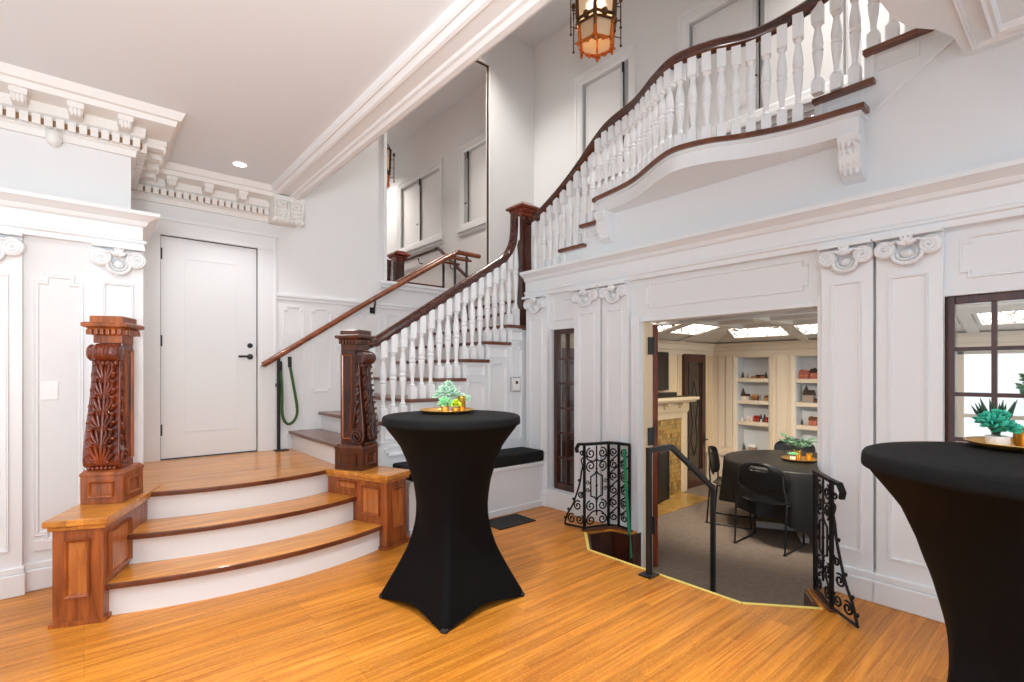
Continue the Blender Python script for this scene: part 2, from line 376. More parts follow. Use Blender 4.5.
# wainscot cap, ledge, stepped panels behind the stair
WC = MB(ML(YD)).bx(1.474, -.03, 2.12, 2.60, 0, 2.15).bx(1.474, -.018, 2.09, 2.60, 0, 2.12).bx(2.60, -.03, 2.12, XB, 0, 2.15).bx(2.60, -.018, 2.09, XB, 0, 2.12)
WC.bx(2.60, -.06, 2.375, 4.32, 0, 2.41).bx(2.62, -.035, 2.33, 4.30, 0, 2.375)
WC.build('wainscot_cap', M_['trim'], wb, bevel=.004)
pm = MB(ML(YD))
for i in range(7):
    x0 = 1.545 + i * .285; k = max(0, (x0 + .2 - 1.6) / .285 + 1)
    z0 = ZL + .16 if i == 0 else zt(k) + .12
    pm.ring(rect(x0, z0, x0 + .215, 2.03, .03), .02, .012)
pm.build('panel_moulding', M_['trim'], wb)
mr = MB().bx(2.70, 5.475, 2.42, 4.226, 5.50, 5.555)
mir = thing('wall_mirror', 'tall frameless mirror filling the wall above the stair landing ledge', 'mirror', (3.46, 5.49, 2.42))
mr.build('mirror_glass', M_['mirror'], mir)
MB().bx(2.655, 5.40, 2.42, 2.69, 5.475, 5.56).build('side_trim', M_['trim'], mir)
MB().bx(4.226, 5.46, 2.42, 4.236, 5.476, 5.56).bx(2.69, 5.46, 5.55, 4.236, 5.476, 5.56).build('edge_strip', M_['brass'], mir)
# baseboard at rear
MB().bx(.31, 5.405, ZL, .50, YD, ZL + .17).bx(1.474, 5.405, ZL, 1.60, YD, ZL + .17).build('baseboard_back', M_['trim'], kind='structure', bevel=.006)
# entrance door
d1 = struct('door_1', (.91, YD, ZL))
lf = MB().bx(.52, 5.445, ZL + .006, 1.305, 5.49, 2.57)
lf.build('door_leaf', M_['trim'], d1)
f = MB(ML(5.447))
for z0, z1 in ((ZL + .24, 2.40),):
    f.ring(rect(.70, z0, 1.13, z1), .014, .006, steps=((0, 0), (0, 1), (1, 1), (1, 0)))
f.build('door_panel_moulding', M_['trim'], d1)
cs = MB().bx(.375, 5.40, ZL, .515, YD, 2.575).bx(1.31, 5.40, ZL, 1.474, YD, 2.575).bx(.375, 5.40, 2.575, 1.474, YD, 2.715).bx(.36, 5.385, 2.70, 1.49, YD, 2.735)
cs.bx(.365, 5.39, ZL, .395, YD, 2.70).bx(1.454, 5.39, ZL, 1.48, YD, 2.70)
cs.build('door_casing', M_['trim'], d1, bevel=.004)
MB().bx(.515, 5.435, ZL, .5205, 5.50, 2.575).bx(1.3045, 5.435, ZL, 1.31, 5.50, 2.575).bx(.515, 5.435, 2.569, 1.31, 5.50, 2.576).bx(.515, 5.44, ZL, 1.31, 5.50, ZL + .012).build('door_gap', M_['dark'], d1)
for z in (ZL + .22, ZL + 1.02, ZL + 1.80): MB().lathe([(.011, 0), (.011, .10)], 8, (.517, 5.437, z)).bx(.505, 5.437, z, .532, 5.449, z + .1).build('hinge', M_['steel'], d1)
MB().bx(1.302, 5.436, 1.50, 1.318, 5.446, 1.60).build('strike_plate', M_['steel'], d1)
h = MB(); h.M = Matrix.Translation((1.245, 5.445, 1.50)) @ Matrix.Rotation(R(90), 4, 'X'); h.lathe([(.028, 0), (.028, .012), (.012, .016), (.012, .05)], 14)
h.M = Matrix.Identity(4); h.tube([(1.245, 5.40, 1.50), (1.20, 5.395, 1.502), (1.135, 5.40, 1.50)], .011, 8)
h.build('door_handle', M_['steel'], d1, smooth=True, auto=40)
h = MB(); h.M = Matrix.Translation((1.245, 5.445, 1.61)) @ Matrix.Rotation(R(90), 4, 'X'); h.lathe([(.024, 0), (.024, .014), (.014, .02)], 14); h.build('deadbolt', M_['steel'], d1)
# ---- ceiling of the hall, void edge, beam
ce = struct('ceiling')
E_ = [(1.64, .66), (2.80, .66), (3.0, .645), (3.14, .60), (3.24, .53), (3.38, .485), (3.75, .47)]
MB().bx(-3.2, -3, ZC, 1.40, 5.5, 3.3).build('ceiling_plaster', M_['ceil'], ce)
MB().prism([(1.40, -3), (3.75, -3)] + E_[::-1] + [(1.40, .66)], 3.06, 3.3).build('ceiling_plaster', M_['ceil'], ce)
fa = MB().loft([[(x, y, z) for x, y in E_] + [(x, y - .06, z) for x, y in E_[::-1]] for z in (3.10, 6.2)])
fa.build('gallery_wall', M_['wallr'], ce)
mo = MB(); mo.M = Matrix(((1, 0, 0, 0), (0, 0, -1, 0), (0, 1, 0, 0), (0, 0, 0, 1)))     # local xz -> world xy
rp = rect(1.9, -1.6, 3.48, .36)
M0 = Matrix(((1, 0, 0, 0), (0, 0, 1, 0), (0, 1, 0, 3.06), (0, 0, 0, 1)))
mo = MB(M0); mo.ring(rp, .05, .035); mo.ring(rect(1.78, -1.7, 3.56, .44), .025, .02)
mo.build('soffit_moulding', M_['trimr'], ce)
bp = [(1.36, 3.15), (1.37, 3.105), (1.385, 3.095), (1.40, 3.10), (1.42, 3.075), (1.44, 3.07), (1.45, 3.082), (1.535, 3.082), (1.545, 3.068), (1.565, 3.065), (1.585, 3.05), (1.62, 3.05), (1.64, 3.06), (1.655, 3.085), (1.655, 3.32), (1.36, 3.32)]
MB().loft([[(x, y, z) for x, z in bp] for y in (-3, 5.43)]).build('ceiling_beam', M_['trim'], ce)
MB().bx(1.60, .60, 3.3, 1.655, 5.5, 6.2).build('wall_upper', M_['wall'], kind='structure').name = 'wall_landing'
MB().bx(1.6, -2.2, 6.14, XB + .2, 5.6, 6.3).build('ceiling_plaster', M_['ceil'], ce)
# crown cornice with dentils and modillions
cw = struct(trim())
path = [(-3.2, 4.40), (.25, 4.40), (.25, YD), (1.42, YD)]
pr = [(-.05, 2.85), (.025, 2.85), (.03, 2.89), (.045, 2.90), (.045, 2.965), (.075, 2.985), (.08, 3.045), (.235, 3.05), (.245, 3.085), (.265, 3.09), (.29, 3.145), (-.05, 3.145)]
MB().sweep([(x, y, 0) for x, y in path], pr).build('crown_moulding', M_['crown'], cw)
dn = MB(); x = -1.2
while x < .30: dn.bx(x, 4.31, 2.905, x + .040, 4.36, 2.963); x += .056
y = 4.40
while y < 5.30: dn.bx(.29, y, 2.905, .34, y + .040, 2.963); y += .056
x = .345
while x < 1.38: dn.bx(x, 5.34, 2.905, x + .040, 5.39, 2.963); x += .056
dn.build('dentil_course', M_['crown'], cw)
dk = MB(); dk.bx(-1.2, 4.34, 2.922, .29, 4.357, 2.955).bx(.292, 4.36, 2.922, .31, 5.35, 2.955).bx(.33, 5.37, 2.922, 1.4, 5.387, 2.955)  # tan strip painted in for the shade between the dentils
dk.build('dentil_gap_shade', mat('tan gap shade', srgb(150, 112, 74), .8), cw)
def modillion(Mw, x):
    m = MB(Mw); m.bx(x - .04, -.215, 3.015, x + .04, -.06, 3.05); m.bx(x - .034, -.20, 2.985, x + .034, -.06, 3.015)
    for s in (-.018, 0, .018): m.ball((x + s, -.205, 2.995), (.012, .012, .03))
    m.build('modillion', M_['crown'], cw, smooth=True, auto=40)
for x in (-.56, -.30, -.04, .21): modillion(ML(4.40), x)
for x in (.58, .86, 1.14): modillion(ML(YD), x)
MYp = Matrix.Translation((.25, 0, 0)) @ Matrix(((0, -1, 0, 0), (1, 0, 0, 0), (0, 0, 1, 0), (0, 0, 0, 1)))
for y in (4.52, 4.75, 4.98, 5.2): modillion(MYp, y)
# rounded drop bracket below the left dentils
b = MB().ball((-.146, 4.375, 2.845), (.042, .05, .042), None, 14, 8).bx(-.186, 4.34, 2.845, -.106, 4.40, 2.90); b.build('drop_bracket', M_['crown'], cw, smooth=True)
# beam corbel on the rear wall
cb = struct(trim())
c = MB().bx(1.40, 5.17, 2.84, 1.665, YD, 3.05).bx(1.39, 5.15, 3.02, 1.675, YD, 3.07)
c.build('corbel_block', M_['crown'], cb, bevel=.01)
c = MB()
for sx in (1.465, 1.60):
    for k in range(5):
        for s in (-1, 1): c.ball((sx + s * .03, 5.165, 2.84 + k * .042), (.032, .025, .013), Matrix.Rotation(R(-35 * s), 4, 'Y'), 7, 4)
    c.tube([(sx + a * .04, 5.16, 2.98 + b_ * .04) for a, b_ in spiral((0, 0), .2, 1.0, 0, 1.6, 18)], .011, 6)
c.tube([(1.405, 5.165, 2.85), (1.405, 5.165, 3.03)], .013, 6).tube([(1.53, 5.165, 2.82), (1.53, 5.165, 3.03)], .015, 6).tube([(1.66, 5.165, 2.85), (1.66, 5.165, 3.03)], .013, 6)
c.build('corbel_carving', M_['crown'], cb, smooth=True)
c = MB()
for k in range(6): c.ball((1.41 + k * .05, 5.2, 2.835), (.035, .05, .028))
c.build('corbel_tip', M_['crown'], cb, smooth=True)
# ---- right wall (towards the dining room), openings cut by building round them
wr = struct('wall_right')
W = MB(); t0, t1 = XR, 3.75
OY0, OY1 = 2.534, 1.171
W.bx(t0, 3.60, -.4, t1, 3.93, 2.13).bx(t0, 3.25, -.4, t1, 3.60, .17).bx(t0, 3.25, 1.775, t1, 3.60, 2.13).bx(t0, OY0, -.4, t1, 3.25, 2.13)
W.bx(t0, OY1, 1.778, t1, OY0, 2.13).bx(t0, .57, -.4, t1, OY1, 2.13).bx(t0, -.16, 1.765, t1, .57, 2.13).bx(t0, -.16, -.4, t1, .57, .17).bx(t0, -3, -.4, t1, -.16, 2.13)
# upper part follows the rising stair
def ub(y0, y1, z): W.bx(3.65, y0, 2.13, 3.75, y1, z)
ub(3.80, 3.93, zt(9) - .03); ub(3.52, 3.80, zt(10) - .03); ub(3.24, 3.52, zt(11) - .03); ub(3.02, 3.24, zt(12) - .03); ub(1.22, 3.02, zt(13) - .03)
ub(.94, 1.22, zt(14) - .03); ub(.66, .94, zt(15) - .03); ub(.40, .66, zt(16) - .03); ub(-3, .40, 3.3)
W.build('wall_surface', M_['wallr'], wr)
entab([(XR, 3.94), (XR, -3)], 2.13, 2.39, .125, -.1).build('entablature', M_['trimr'], wr)
pm = MB(MR(XR))
pm.ring(rect(-2.47, 1.88, -1.23, 2.09, .03), .016, .010); pm.ring(rect(-.49, 1.85, .2, 2.08, .03), .018, .010); pm.ring(rect(-3.56, 1.86, -3.27, 2.07), .014, .008)
pm.build('panel_moulding', M_['trimr'], wr)
# opening trim
oc = MB().bx(3.565, OY0 - .002, ZF, 3.588, OY0 + .055, 1.83).bx(3.565, OY1 - .025, ZF, 3.588, OY1 + .002, 1.83).bx(3.575, OY1 + .002, 1.772, 3.588, OY0 - .002, 1.80).bx(3.56, OY0 + .055, 0, 3.60, OY0 + .075, 1.85)
oc.build('opening_trim', M_['trimr'], wr, bevel=.003)
MB().bx(3.64, OY0 - .012, ZF, 3.758, OY0, 1.775).build('opening_jamb', M_['cream'], wr)
for a, b in ((3.922, 3.607), (3.242, 2.927), (2.904, 2.62), (1.143, .869), (.854, .552), (-.17, -.45)):
    pilaster(MR(XR), -a, -b, 1.95, 2.13, M_['trimr'])
MB().bx(3.53, -3, 0, XR, .552, .13).bx(3.55, -3, .13, XR, .552, .17).bx(3.53, 3.25, 0, XR, 3.6, .15).build('baseboard_right', M_['trimr'], kind='structure', bevel=.006)
# diagonal string line on the upper wall
MB(MR(3.65)).add([(-.88, 0, 2.93), (-.2, 0, 3.40), (-.2, 0, 3.42), (-.88, 0, 2.95), (-.88, -.012, 2.93), (-.2, -.012, 3.40), (-.2, -.012, 3.42), (-.88, -.012, 2.95)],
    [(0, 1, 2, 3), (4, 5, 6, 7), (0, 1, 5, 4), (1, 2, 6, 5), (2, 3, 7, 6), (3, 0, 4, 7)]).build('string_line', M_['trimr'], wr)
# ---- back wall of the upper stair with two shuttered windows
we = struct('wall_far')
W = MB(); ZS, ZH = 3.84, 5.18
W.bx(XB, -2.2, 1.9, XB + .15, 1.42, 6.2).bx(XB, 2.95, 1.9, XB + .15, 3.72, 6.2).bx(XB, 4.5, 1.9, XB + .15, 5.6, 6.2)
for a, b in ((1.42, 2.95), (3.72, 4.5)): W.bx(XB, a, 1.9, XB + .15, b, ZS).bx(XB, a, ZH, XB + .15, b, 6.2).bx(XB + .1, a, ZS, XB + .15, b, ZH)
W.build('wall_surface', M_['wall'], we)
MB().bx(3.65, -2.2, 6.0, 3.75, -.3, 6.2).bx(1.6, -2.25, 3.3, XB + .15, -2.2, 6.2).build('wall_gallery', M_['wall'], kind='structure').name = 'wall_front'
def casement(name, y0, y1, double):
    w = struct(name, (XB, (y0 + y1) / 2, ZS)); Mw = MR(XB)
    MB(Mw).ring(rect(-y1 - .12, ZS - .02, -y0 + .12, ZH + .12), .12, .04, steps=((0, 0), (0, 1), (.3, .8), (.35, .6), (.8, .55), (1, .2), (1, 0))).build('window_casing', M_['trim'], w)
    MB(Mw).bx(-y1 - .15, -.07, ZS - .05, -y0 + .15, 0, ZS).bx(-y1 - .13, -.03, ZS - .11, -y0 + .13, 0, ZS - .05).build('window_sill', M_['trim'], w, bevel=.005)
    pan = [(y0, (y0 + y1) / 2 - .02), ((y0 + y1) / 2 + .02, y1)] if double else [(y0 + .1, y1)]
    for a, b in pan:
        MB(Mw).ring(rect(-b + .01, ZS + .01, -a - .01, ZH - .01), .05, .02, d0=-.06).build('window_sash', M_['trim'], w)
        MB(Mw).bx(-b + .055, .045, ZS + .05, -a - .055, .06, ZH - .05).build('window_blind', M_['shade'], w)
    g = (y0 + y1) / 2 if double else y0 + .085
    MB(Mw).bx(-g - .004, .012, ZS, -g + .004, .03, ZH).bx(-g - .010, -.004, ZS, -g + .010, .014, ZS + .10).bx(-g - .010, -.004, ZH - .12, -g + .010, .014, ZH).build('cremone_bolt', M_['dark'], w)
    MB(Mw).tube([(-g, -.03, ZS + .42), (-g, -.055, ZS + .42), (-g - .05, -.055, ZS + .43)], .008, 6).build('bolt_handle', M_['steel'], w)
casement('window_1', 3.74, 4.48, False); casement('window_2', 1.44, 2.93, True)
# ---- glazed timber windows between hall and dining room
def fwin(name, y0, y1, z0, z1, cols, rows, x=3.64):
    w = struct(name, (x, (y0 + y1) / 2, z0)); Mw = MR(x)
    fr = MB(Mw); a, b = -y1, -y0; t = .045
    fr.bx(a, -.02, z0, a + t, .04, z1).bx(b - t, -.02, z0, b, .04, z1).bx(a + t, -.019, z1 - t, b - t, .039, z1).bx(a + t, -.019, z0, b - t, .039, z0 + .07)
    fr.build('window_frame', M_['dmahog'], w, bevel=.004)
    iw = (b - a - 2 * t) / cols; ih = (z1 - z0 - t - .07) / rows; mu = MB(Mw)
    for i in range(1, cols): mu.bx(a + t + iw * i - .011, -.012, z0 + .07, a + t + iw * i + .011, .03, z1 - t)
    for j in range(1, rows): mu.bx(a + t, -.0105, z0 + .07 + ih * j - .011, b - t, .0285, z0 + .07 + ih * j + .011)
    mu.build('glazing_bar', M_['dmahog'], w)
    MB(Mw).bx(a + .02, .008, z0 + .02, b - .02, .012, z1 - .02).build('window_pane', M_['glass'], w)
    MB(Mw).bx(a - .03, -.11, z0 - .03, b + .03, .03, z0).build('window_sill', M_['trimr'], w, bevel=.005)
fwin('window_3', 3.26, 3.59, .175, 1.775, 2, 6); fwin('window_4', -.15, .56, .175, 1.765, 4, 6)
# ================================================================== STAIRS
CX, CY, HA = .91, 5.64, R(22)
def arc(r, a0=-HA, a1=HA, n=28): return [(CX + r * math.sin(a0 + (a1 - a0) * k / n), CY - r * math.cos(a0 + (a1 - a0) * k / n)) for k in range(n + 1)]
RR = [2.26, 1.99, 1.69]
es = thing('entry_steps', 'three wide bowed oak steps with white risers leading up to the entrance door', 'steps', (CX, 3.5, 0))
for i, r in enumerate(RR):
    z1 = ZL * (i + 1) / 3; z0 = ZL * i / 3
    MB().prism(arc(r - .035) + arc(r - .07)[::-1], z0, z1 - .03).build('riser', M_['trim'], es)
    if i < 2: poly = arc(r - .012) + arc(RR[i + 1] - .05)[::-1]
    else: poly = arc(r - .012) + [(1.545, 4.12), (1.66, 4.12), (1.66, 5.43), (.31, 5.43), (.31, 4.31), (.245, 4.31)]
    td = MB().prism(poly, z1 - .03, z1).build('tread', M_['tread'], es, bevel=.004)
    MB().prism(arc(r) + arc(r - .014)[::-1], z1 - .033, z1 - .001).build('tread_nosing', M_['nose'], td, bevel=.006)
# ---- panelled pedestals beside the steps
def pedestal(label, ox, oy, a, side, length):
    Mx = Matrix.Translation((ox, oy, 0)) @ Matrix.Rotation(a, 4, 'Z')
    t = thing('newel_pedestal', label, 'pedestal', (ox, oy, 0), a, 'panelled newel pedestals')
    x0, x1 = (-.225, 0) if side < 0 else (0, .23)
    bd = MB(Mx).bx(x0, 0, 0, x1, length, .53).build('pedestal_body', M_['panelw'], t, bevel=.004)
    MB(Mx).bx(x0 - .03, -.035, .535, x1 + .03, length, .57).bx(x0 - .015, -.018, .51, x1 + .015, length, .535).build('pedestal_top', M_['tread'], t, bevel=.006)
    st_ = ((0, 0), (.15, 1.2), (.5, .9), (.8, .2), (1, -.3))
    def face(M2, r_): MB(M2).ring(r_, .022, .016, st_).build('panel_moulding', M_['panelw'], bd); MB(M2).bx(r_[0][0] + .018, -.003, r_[0][1] + .018, r_[2][0] - .018, .002, r_[2][1] - .018).build('inset_panel', M_['panelg'], bd)
    face(Mx, rect(x0 + .055, .15, x1 - .055, .46))
    Ms = Mx @ (Matrix.Translation((x1, 0, 0)) @ Matrix.Rotation(R(90), 4, 'Z'))          # face towards local +x
    if side < 0:
        face(Ms, rect(.06, .22, .34, .47))
        face(Mx @ Matrix.Translation((x0, 0, 0)) @ Matrix.Rotation(R(-90), 4, 'Z'), rect(-.34, .15, -.06, .46))
    else:
        face(Ms, rect(.05, .15, .30, .46))
        Mq = Mx @ Matrix.Translation((x0, 0, 0)) @ Matrix.Rotation(R(-90), 4, 'Z'); face(Mq, rect(-.25, .25, -.06, .47)); face(Mq, rect(-.5, .42, -.30, .49))
    MB(Mx).bx(x0 - .012, -.012, 0, x1 + .012, length, .022).build('base_moulding', M_['panelw'], t)
    return t
pedestal('panelled oak pedestal under the carved newel left of the entry steps', .08, 3.50, -R(22), -1, .80)
pedestal('panelled oak pedestal under the dark newel right of the entry steps', 1.74, 3.50, R(22), 1, .62)
# ---- carved newel posts
def newel(label, x, y, a, wood_, bw):
    t = thing('newel_post', label, 'newel post', (x, y, .57), a, 'carved newel posts of the entry steps')
    Mx = Matrix.Translation((x, y, .57)) @ Matrix.Rotation(a, 4, 'Z')
    st_ = ((0, 0), (.15, 1.1), (.5, .8), (.8, .2), (1, -.3))
    bb_ = MB(Mx).bx(-.108, -.13, 0, .108, .13, .165).loft([[(-.112, -.134, .165), (.112, -.134, .165), (.112, .134, .165), (-.112, .134, .165)], [(-.112, -.134, .178), (.112, -.134, .178), (.112, .134, .178), (-.112, .134, .178)], [(-.095, -.115, .20), (.095, -.115, .20), (.095, .115, .20), (-.095, .115, .20)]]).build('base_block', bw, t, bevel=.003)
    p = MB(Mx @ Matrix.Translation((0, -.13, 0))); p.ring(rect(-.065, .04, .065, .135), .016, .014, st_)
    for sx in (1, -1):
        p.M = Mx @ Matrix.Translation((sx * .108, 0, 0)) @ Matrix.Rotation(R(90) * sx, 4, 'Z'); p.ring(rect(-.085, .04, .085, .135), .016, .014, st_)
    p.build('panel_moulding', bw, bb_)
    sh_ = MB(Mx).bx(-.060, -.03, .19, .060, .108, 1.02).build('shaft', wood_, t, bevel=.003)
    p = MB()
    for sx in (1, -1):
        p.M = Mx @ Matrix.Translation((sx * .060, 0, 0)) @ Matrix.Rotation(R(90) * sx, 4, 'Z')
        p.ring(rect(.0 if sx > 0 else -.09, .24, .09 if sx > 0 else 0, .92), .014, .012, st_)
    p.M = Mx @ Matrix.Translation((0, .108, 0)) @ Matrix.Rotation(R(180), 4, 'Z'); p.ring(rect(-.05, .24, .05, .92), .014, .012, st_)
    p.build('shaft_moulding', M_['panelw'], sh_)
    # console: S-shaped scroll with a carved face
    prof = cr([(-.10, 0, .20), (-.128, 0, .235), (-.132, 0, .30), (-.118, 0, .42), (-.098, 0, .58), (-.082, 0, .72), (-.075, 0, .83), (-.07, 0, .90)], 5)
    hw = lambda z: interp([(.2, .090), (.35, .086), (.6, .074), (.9, .066)], z)
    sb_ = MB(Mx).loft([[(-hw(p_.z), p_.x, p_.z), (hw(p_.z), p_.x, p_.z), (hw(p_.z) - .02, -.01, p_.z), (-hw(p_.z) + .02, -.01, p_.z)] for p_ in prof]).build('scroll_bracket', wood_, t, bevel=.003)
    r = MB(Mx @ Matrix.Translation((-.078, -.085, .895)) @ Matrix.Scale(.80, 4, (1, 0, 0)) @ Matrix.Rotation(R(90), 4, 'Y'))
    pr = [(.012, -.004), (.03, -.004), (.046, 0), (.052, .012), (.048, .03)] + [(.050 + .006 * (k % 2), .04 + .0117 * k) for k in range(11)] + [(.048, .166), (.052, .184), (.046, .196), (.03, .2), (.012, .2)]
    r.lathe(pr, 16); r.build('scroll_roll', wood_, sb_, smooth=True, auto=40)
    c = MB(Mx)
    for sx in (-1, 1):                                         # volutes and edge beads on both flanks
        c.tube([(sx * .088, -.065 + q[0] * .062, .265 + q[1] * .062) for q in spiral((0, 0), 1, .12, PI, 2.2, 34)], .008, 6)
        c.tube([(sx * hw(p_.z), p_.x + .004, p_.z) for p_ in prof[4:]], .0075, 6)
        c.tube([(sx * (hw(z) - .006), interp([(.33, -.03), (.6, -.05), (.85, -.05)], z), z) for z in (.33, .45, .6, .75, .85)], .007, 6)
        for k in range(6): c.ball((sx * .076, -.06, .38 + k * .075), (.008, .018, .03), Matrix.Rotation(R(25), 4, 'X'), 6, 4)
    yf = lambda z: interp([(p_.z, p_.x) for p_ in prof], z)
    # acanthus: a stem and pairs of curling lobes
    c.tube([(0, yf(z) - .006, z) for z in (.24, .34, .46, .58, .70, .83)], .010, 6, [1.2, 1, 1, .9, .9, .7])
    for k in range(6):
        z = .24 + k * .096; w = hw(z)
        for s in (-1, 1):
            for (fx, dz, rr) in ((.92, .055, .0085), (.80, .105, .0095), (.42, .125, .0085), (.62, .012, .006)):
                tip = min(.066, w - .016) * fx; y0 = yf(z); y1 = yf(z + dz)
                c.tube([(s * .003, y0 - .004, z - .01), (s * tip * .45, y0 - .010, z + dz * .25), (s * tip * .9, y1 - .014, z + dz * .65), (s * tip, y1 - .022, z + dz * .93), (s * (tip + .006), y1 - .031, z + dz), (s * (tip + .010), y1 - .030, z + dz - .012)], rr, 6, [.6, .9, 1.25, 1.1, .9, .5])
    for k in range(7): c.ball(((-.066 + .022 * k), -.128, .212), (.011, .011, .011), None, 6, 4)
    for k in range(6): c.ball(((-.055 + .022 * k), -.088, .835), (.014, .016, .02), None, 6, 4)
    c.build('acanthus_carving', wood_, sb_, smooth=True)
    cp = MB(Mx)
    def sq(h, z, y0=0): h *= .83; return [(-h, -h + .008, z), (h, -h + .008, z), (h, h + .008, z), (-h, h + .008, z)]
    cp.loft([sq(.088, .955), sq(.088, 1.0), sq(.098, 1.005), sq(.098, 1.03), sq(.112, 1.035), sq(.118, 1.045), sq(.14, 1.052), sq(.142, 1.07), sq(.132, 1.078), sq(.104, 1.08), sq(.104, 1.112), sq(.098, 1.118)])
    for k in range(6):
        q = -.09 + .036 * k
        q *= .83; cp.bx(q - .009, -.100, 1.005, q + .009, -.07, 1.036).bx(.07, q - .001, 1.005, .107, q + .017, 1.036).bx(-.107, q - .001, 1.005, -.07, q + .017, 1.036)
    cp.build('cap', bw, t, bevel=.002)
    return t
newel('carved red mahogany newel with acanthus front, left of the entry steps', .137, 3.945, -R(27), M_['mahog'], M_['panelw'])
newel('dark carved newel at the foot of the balustrade, right of the entry steps', 1.69, 3.93, R(30), M_['dmahog'], M_['midw'])
# ---- main flight
XK = [0, 1.60] + [1.62 + .285 * k for k in range(1, 9)]
ms = thing('staircase', 'straight white staircase with dark treads climbing from the entry landing', 'staircase', (2.6, 4.7, .56))
for k in range(1, 9):
    z = zt(k); y0 = 4.10 if k == 1 else 3.965; x1 = XK[k + 1] + .05
    if k == 8: y0 = 3.99
    MB().bx(XK[k], y0, z - .032, x1, YD, z).build('tread', M_['dtread'], ms, bevel=.008)
    MB().bx(XK[k] + .03, max(y0 + .04, 4.0602), zt(k - 1), XK[k] + .05, YD, z - .032).build('riser', M_['trim'], ms)
MB().bx(XK[8] + .285 + .03, 4.0, zt(8), 3.95, YD, zt(9) - .032).build('riser', M_['trim'], ms)
MB().bx(3.905, 3.76, zt(9) - .032, XB, YD, zt(9)).bx(3.62, 3.76, zt(9) - .032, 3.95, 3.95, zt(9)).build('landing', M_['dtread'], ms)
sp = MB()
for k in range(1, 8): sp.bx(max(XK[k] + .03, 1.72), 4.0, .02, min(XK[k + 1] + .03, 3.62), 4.06, zt(k) - .032)
sp.build('spandrel', M_['trimr'], ms)
pm = MB(ML(4.0))
for k in range(2, 8):
    a, b = XK[k] + .06, XK[k + 1] + .0
    if k == 7: b = 3.54
    pm.ring(rect(a, zt(k) - .165, b, zt(k) - .06), .016, .016)
    pm.ring(rect(a, .62, b, zt(k) - .215, .028), .022, .018)
    pm.bx(a - .05, -.012, zt(k) - .19, b + .05, 0, zt(k) - .18)
pm.build('panel_moulding', M_['trimr'], ms)
# ---- upper flight with bowed balcony landing
us = thing('staircase', 'upper flight of stairs with a bowed balcony landing above the dining room opening', 'staircase', (4.3, 2.4, 2.2))
YK = {10: 3.80, 11: 3.52, 12: 3.24, 13: 3.02, 14: 1.22, 15: .94, 16: .66, 17: .38}
def ut(k, y1):
    MB().bx(3.60, y1, zt(k) - .032, XB, YK[k], zt(k)).build('tread', M_['dtread'], us, bevel=.007)
    MB().bx(3.755, YK[k] - .05, zt(k - 1), XB, YK[k] - .03, zt(k) - .032).bx(3.645, YK[k] - .05, zt(k - 1), 3.76, YK[k] - .03, zt(k) - .032).build('riser', M_['trim'], us)
for k in (10, 11, 12): ut(k, YK[k + 1] - .06)
for k in (14, 15, 16): ut(k, YK[k + 1] - .06)
BOW = [(3.60, 3.03), (3.51, 2.925), (3.474, 2.668), (3.402, 2.451), (3.24, 2.154), (3.172, 1.956), (3.222, 1.742), (3.324, 1.57), (3.418, 1.347), (3.457, 1.185), (3.475, 1.029), (3.511, .906)]
BW = [(3.55, 3.03)] + [(p.x, p.y) for p in cr([(x, y, 0) for x, y in [(3.53, 2.97)] + BOW[2:-1]], 5)] + [(3.49, .90)]
def bowx(y): return interp(sorted([(b, a) for a, b in BW]), y)
def inset(d): return [(x + d, min(3.03 - d, max(.90 + d, y))) for x, y in BW]
z13 = zt(13)
MB().prism(BW + [(3.60, .90), (3.60, 1.16), (XB, 1.16), (XB, 3.03)], z13 - .032, z13).build('landing', M_['dtread'], us)
MB().bx(3.645, 2.97, zt(12), XB, 2.99, z13 - .032).build('riser', M_['trim'], us)
bf = MB().prism(inset(.035) + [(3.66, .935), (3.66, 2.995)], 2.785, z13 - .032)
bf.prism(inset(.022) + [(3.66, .92), (3.66, 3.01)], z13 - .055, z13 - .032)
L0 = inset(.035)
bf.build('balcony_fascia', M_['trimr'], us)
for yc, s in ((.985, 1), (2.90, -1)):
    c = MB(); X0 = 3.49
    side = [(3.66, 2.785), (X0, 2.785), (X0 - .005, 2.75), (X0 + .03, 2.71), (X0 + .02, 2.65), (X0 + .05, 2.59), (3.60, 2.53), (3.66, 2.52)]
    c.loft([[(x, y, z) for x, z in side] for y in (yc - .055, yc + .055)])
    for k in range(4):
        for q in (-.03, .0, .03): c.ball((X0 + .025 + .014 * k, yc + q, 2.73 - .052 * k), (.024, .017, .03))
    c.tube([(X0 + .02 + a * .03, yc - .058, 2.74 + b * .03) for a, b in spiral((0, 0), .2, 1, 0, 1.6, 18)], .008, 6)
    c.build('carved_console', M_['trimr'], us, smooth=True, auto=50)
for k, a_, b_ in ((14, .06, .27), (15, .06, .27), (11, .05, .25), (12, .05, .19)): MB(MR(3.65)).ring(rect(-YK[k] + a_, zt(k) - .14, -YK[k] + b_, zt(k) - .05), .012, .008).build('panel_moulding', M_['trimr'], us)
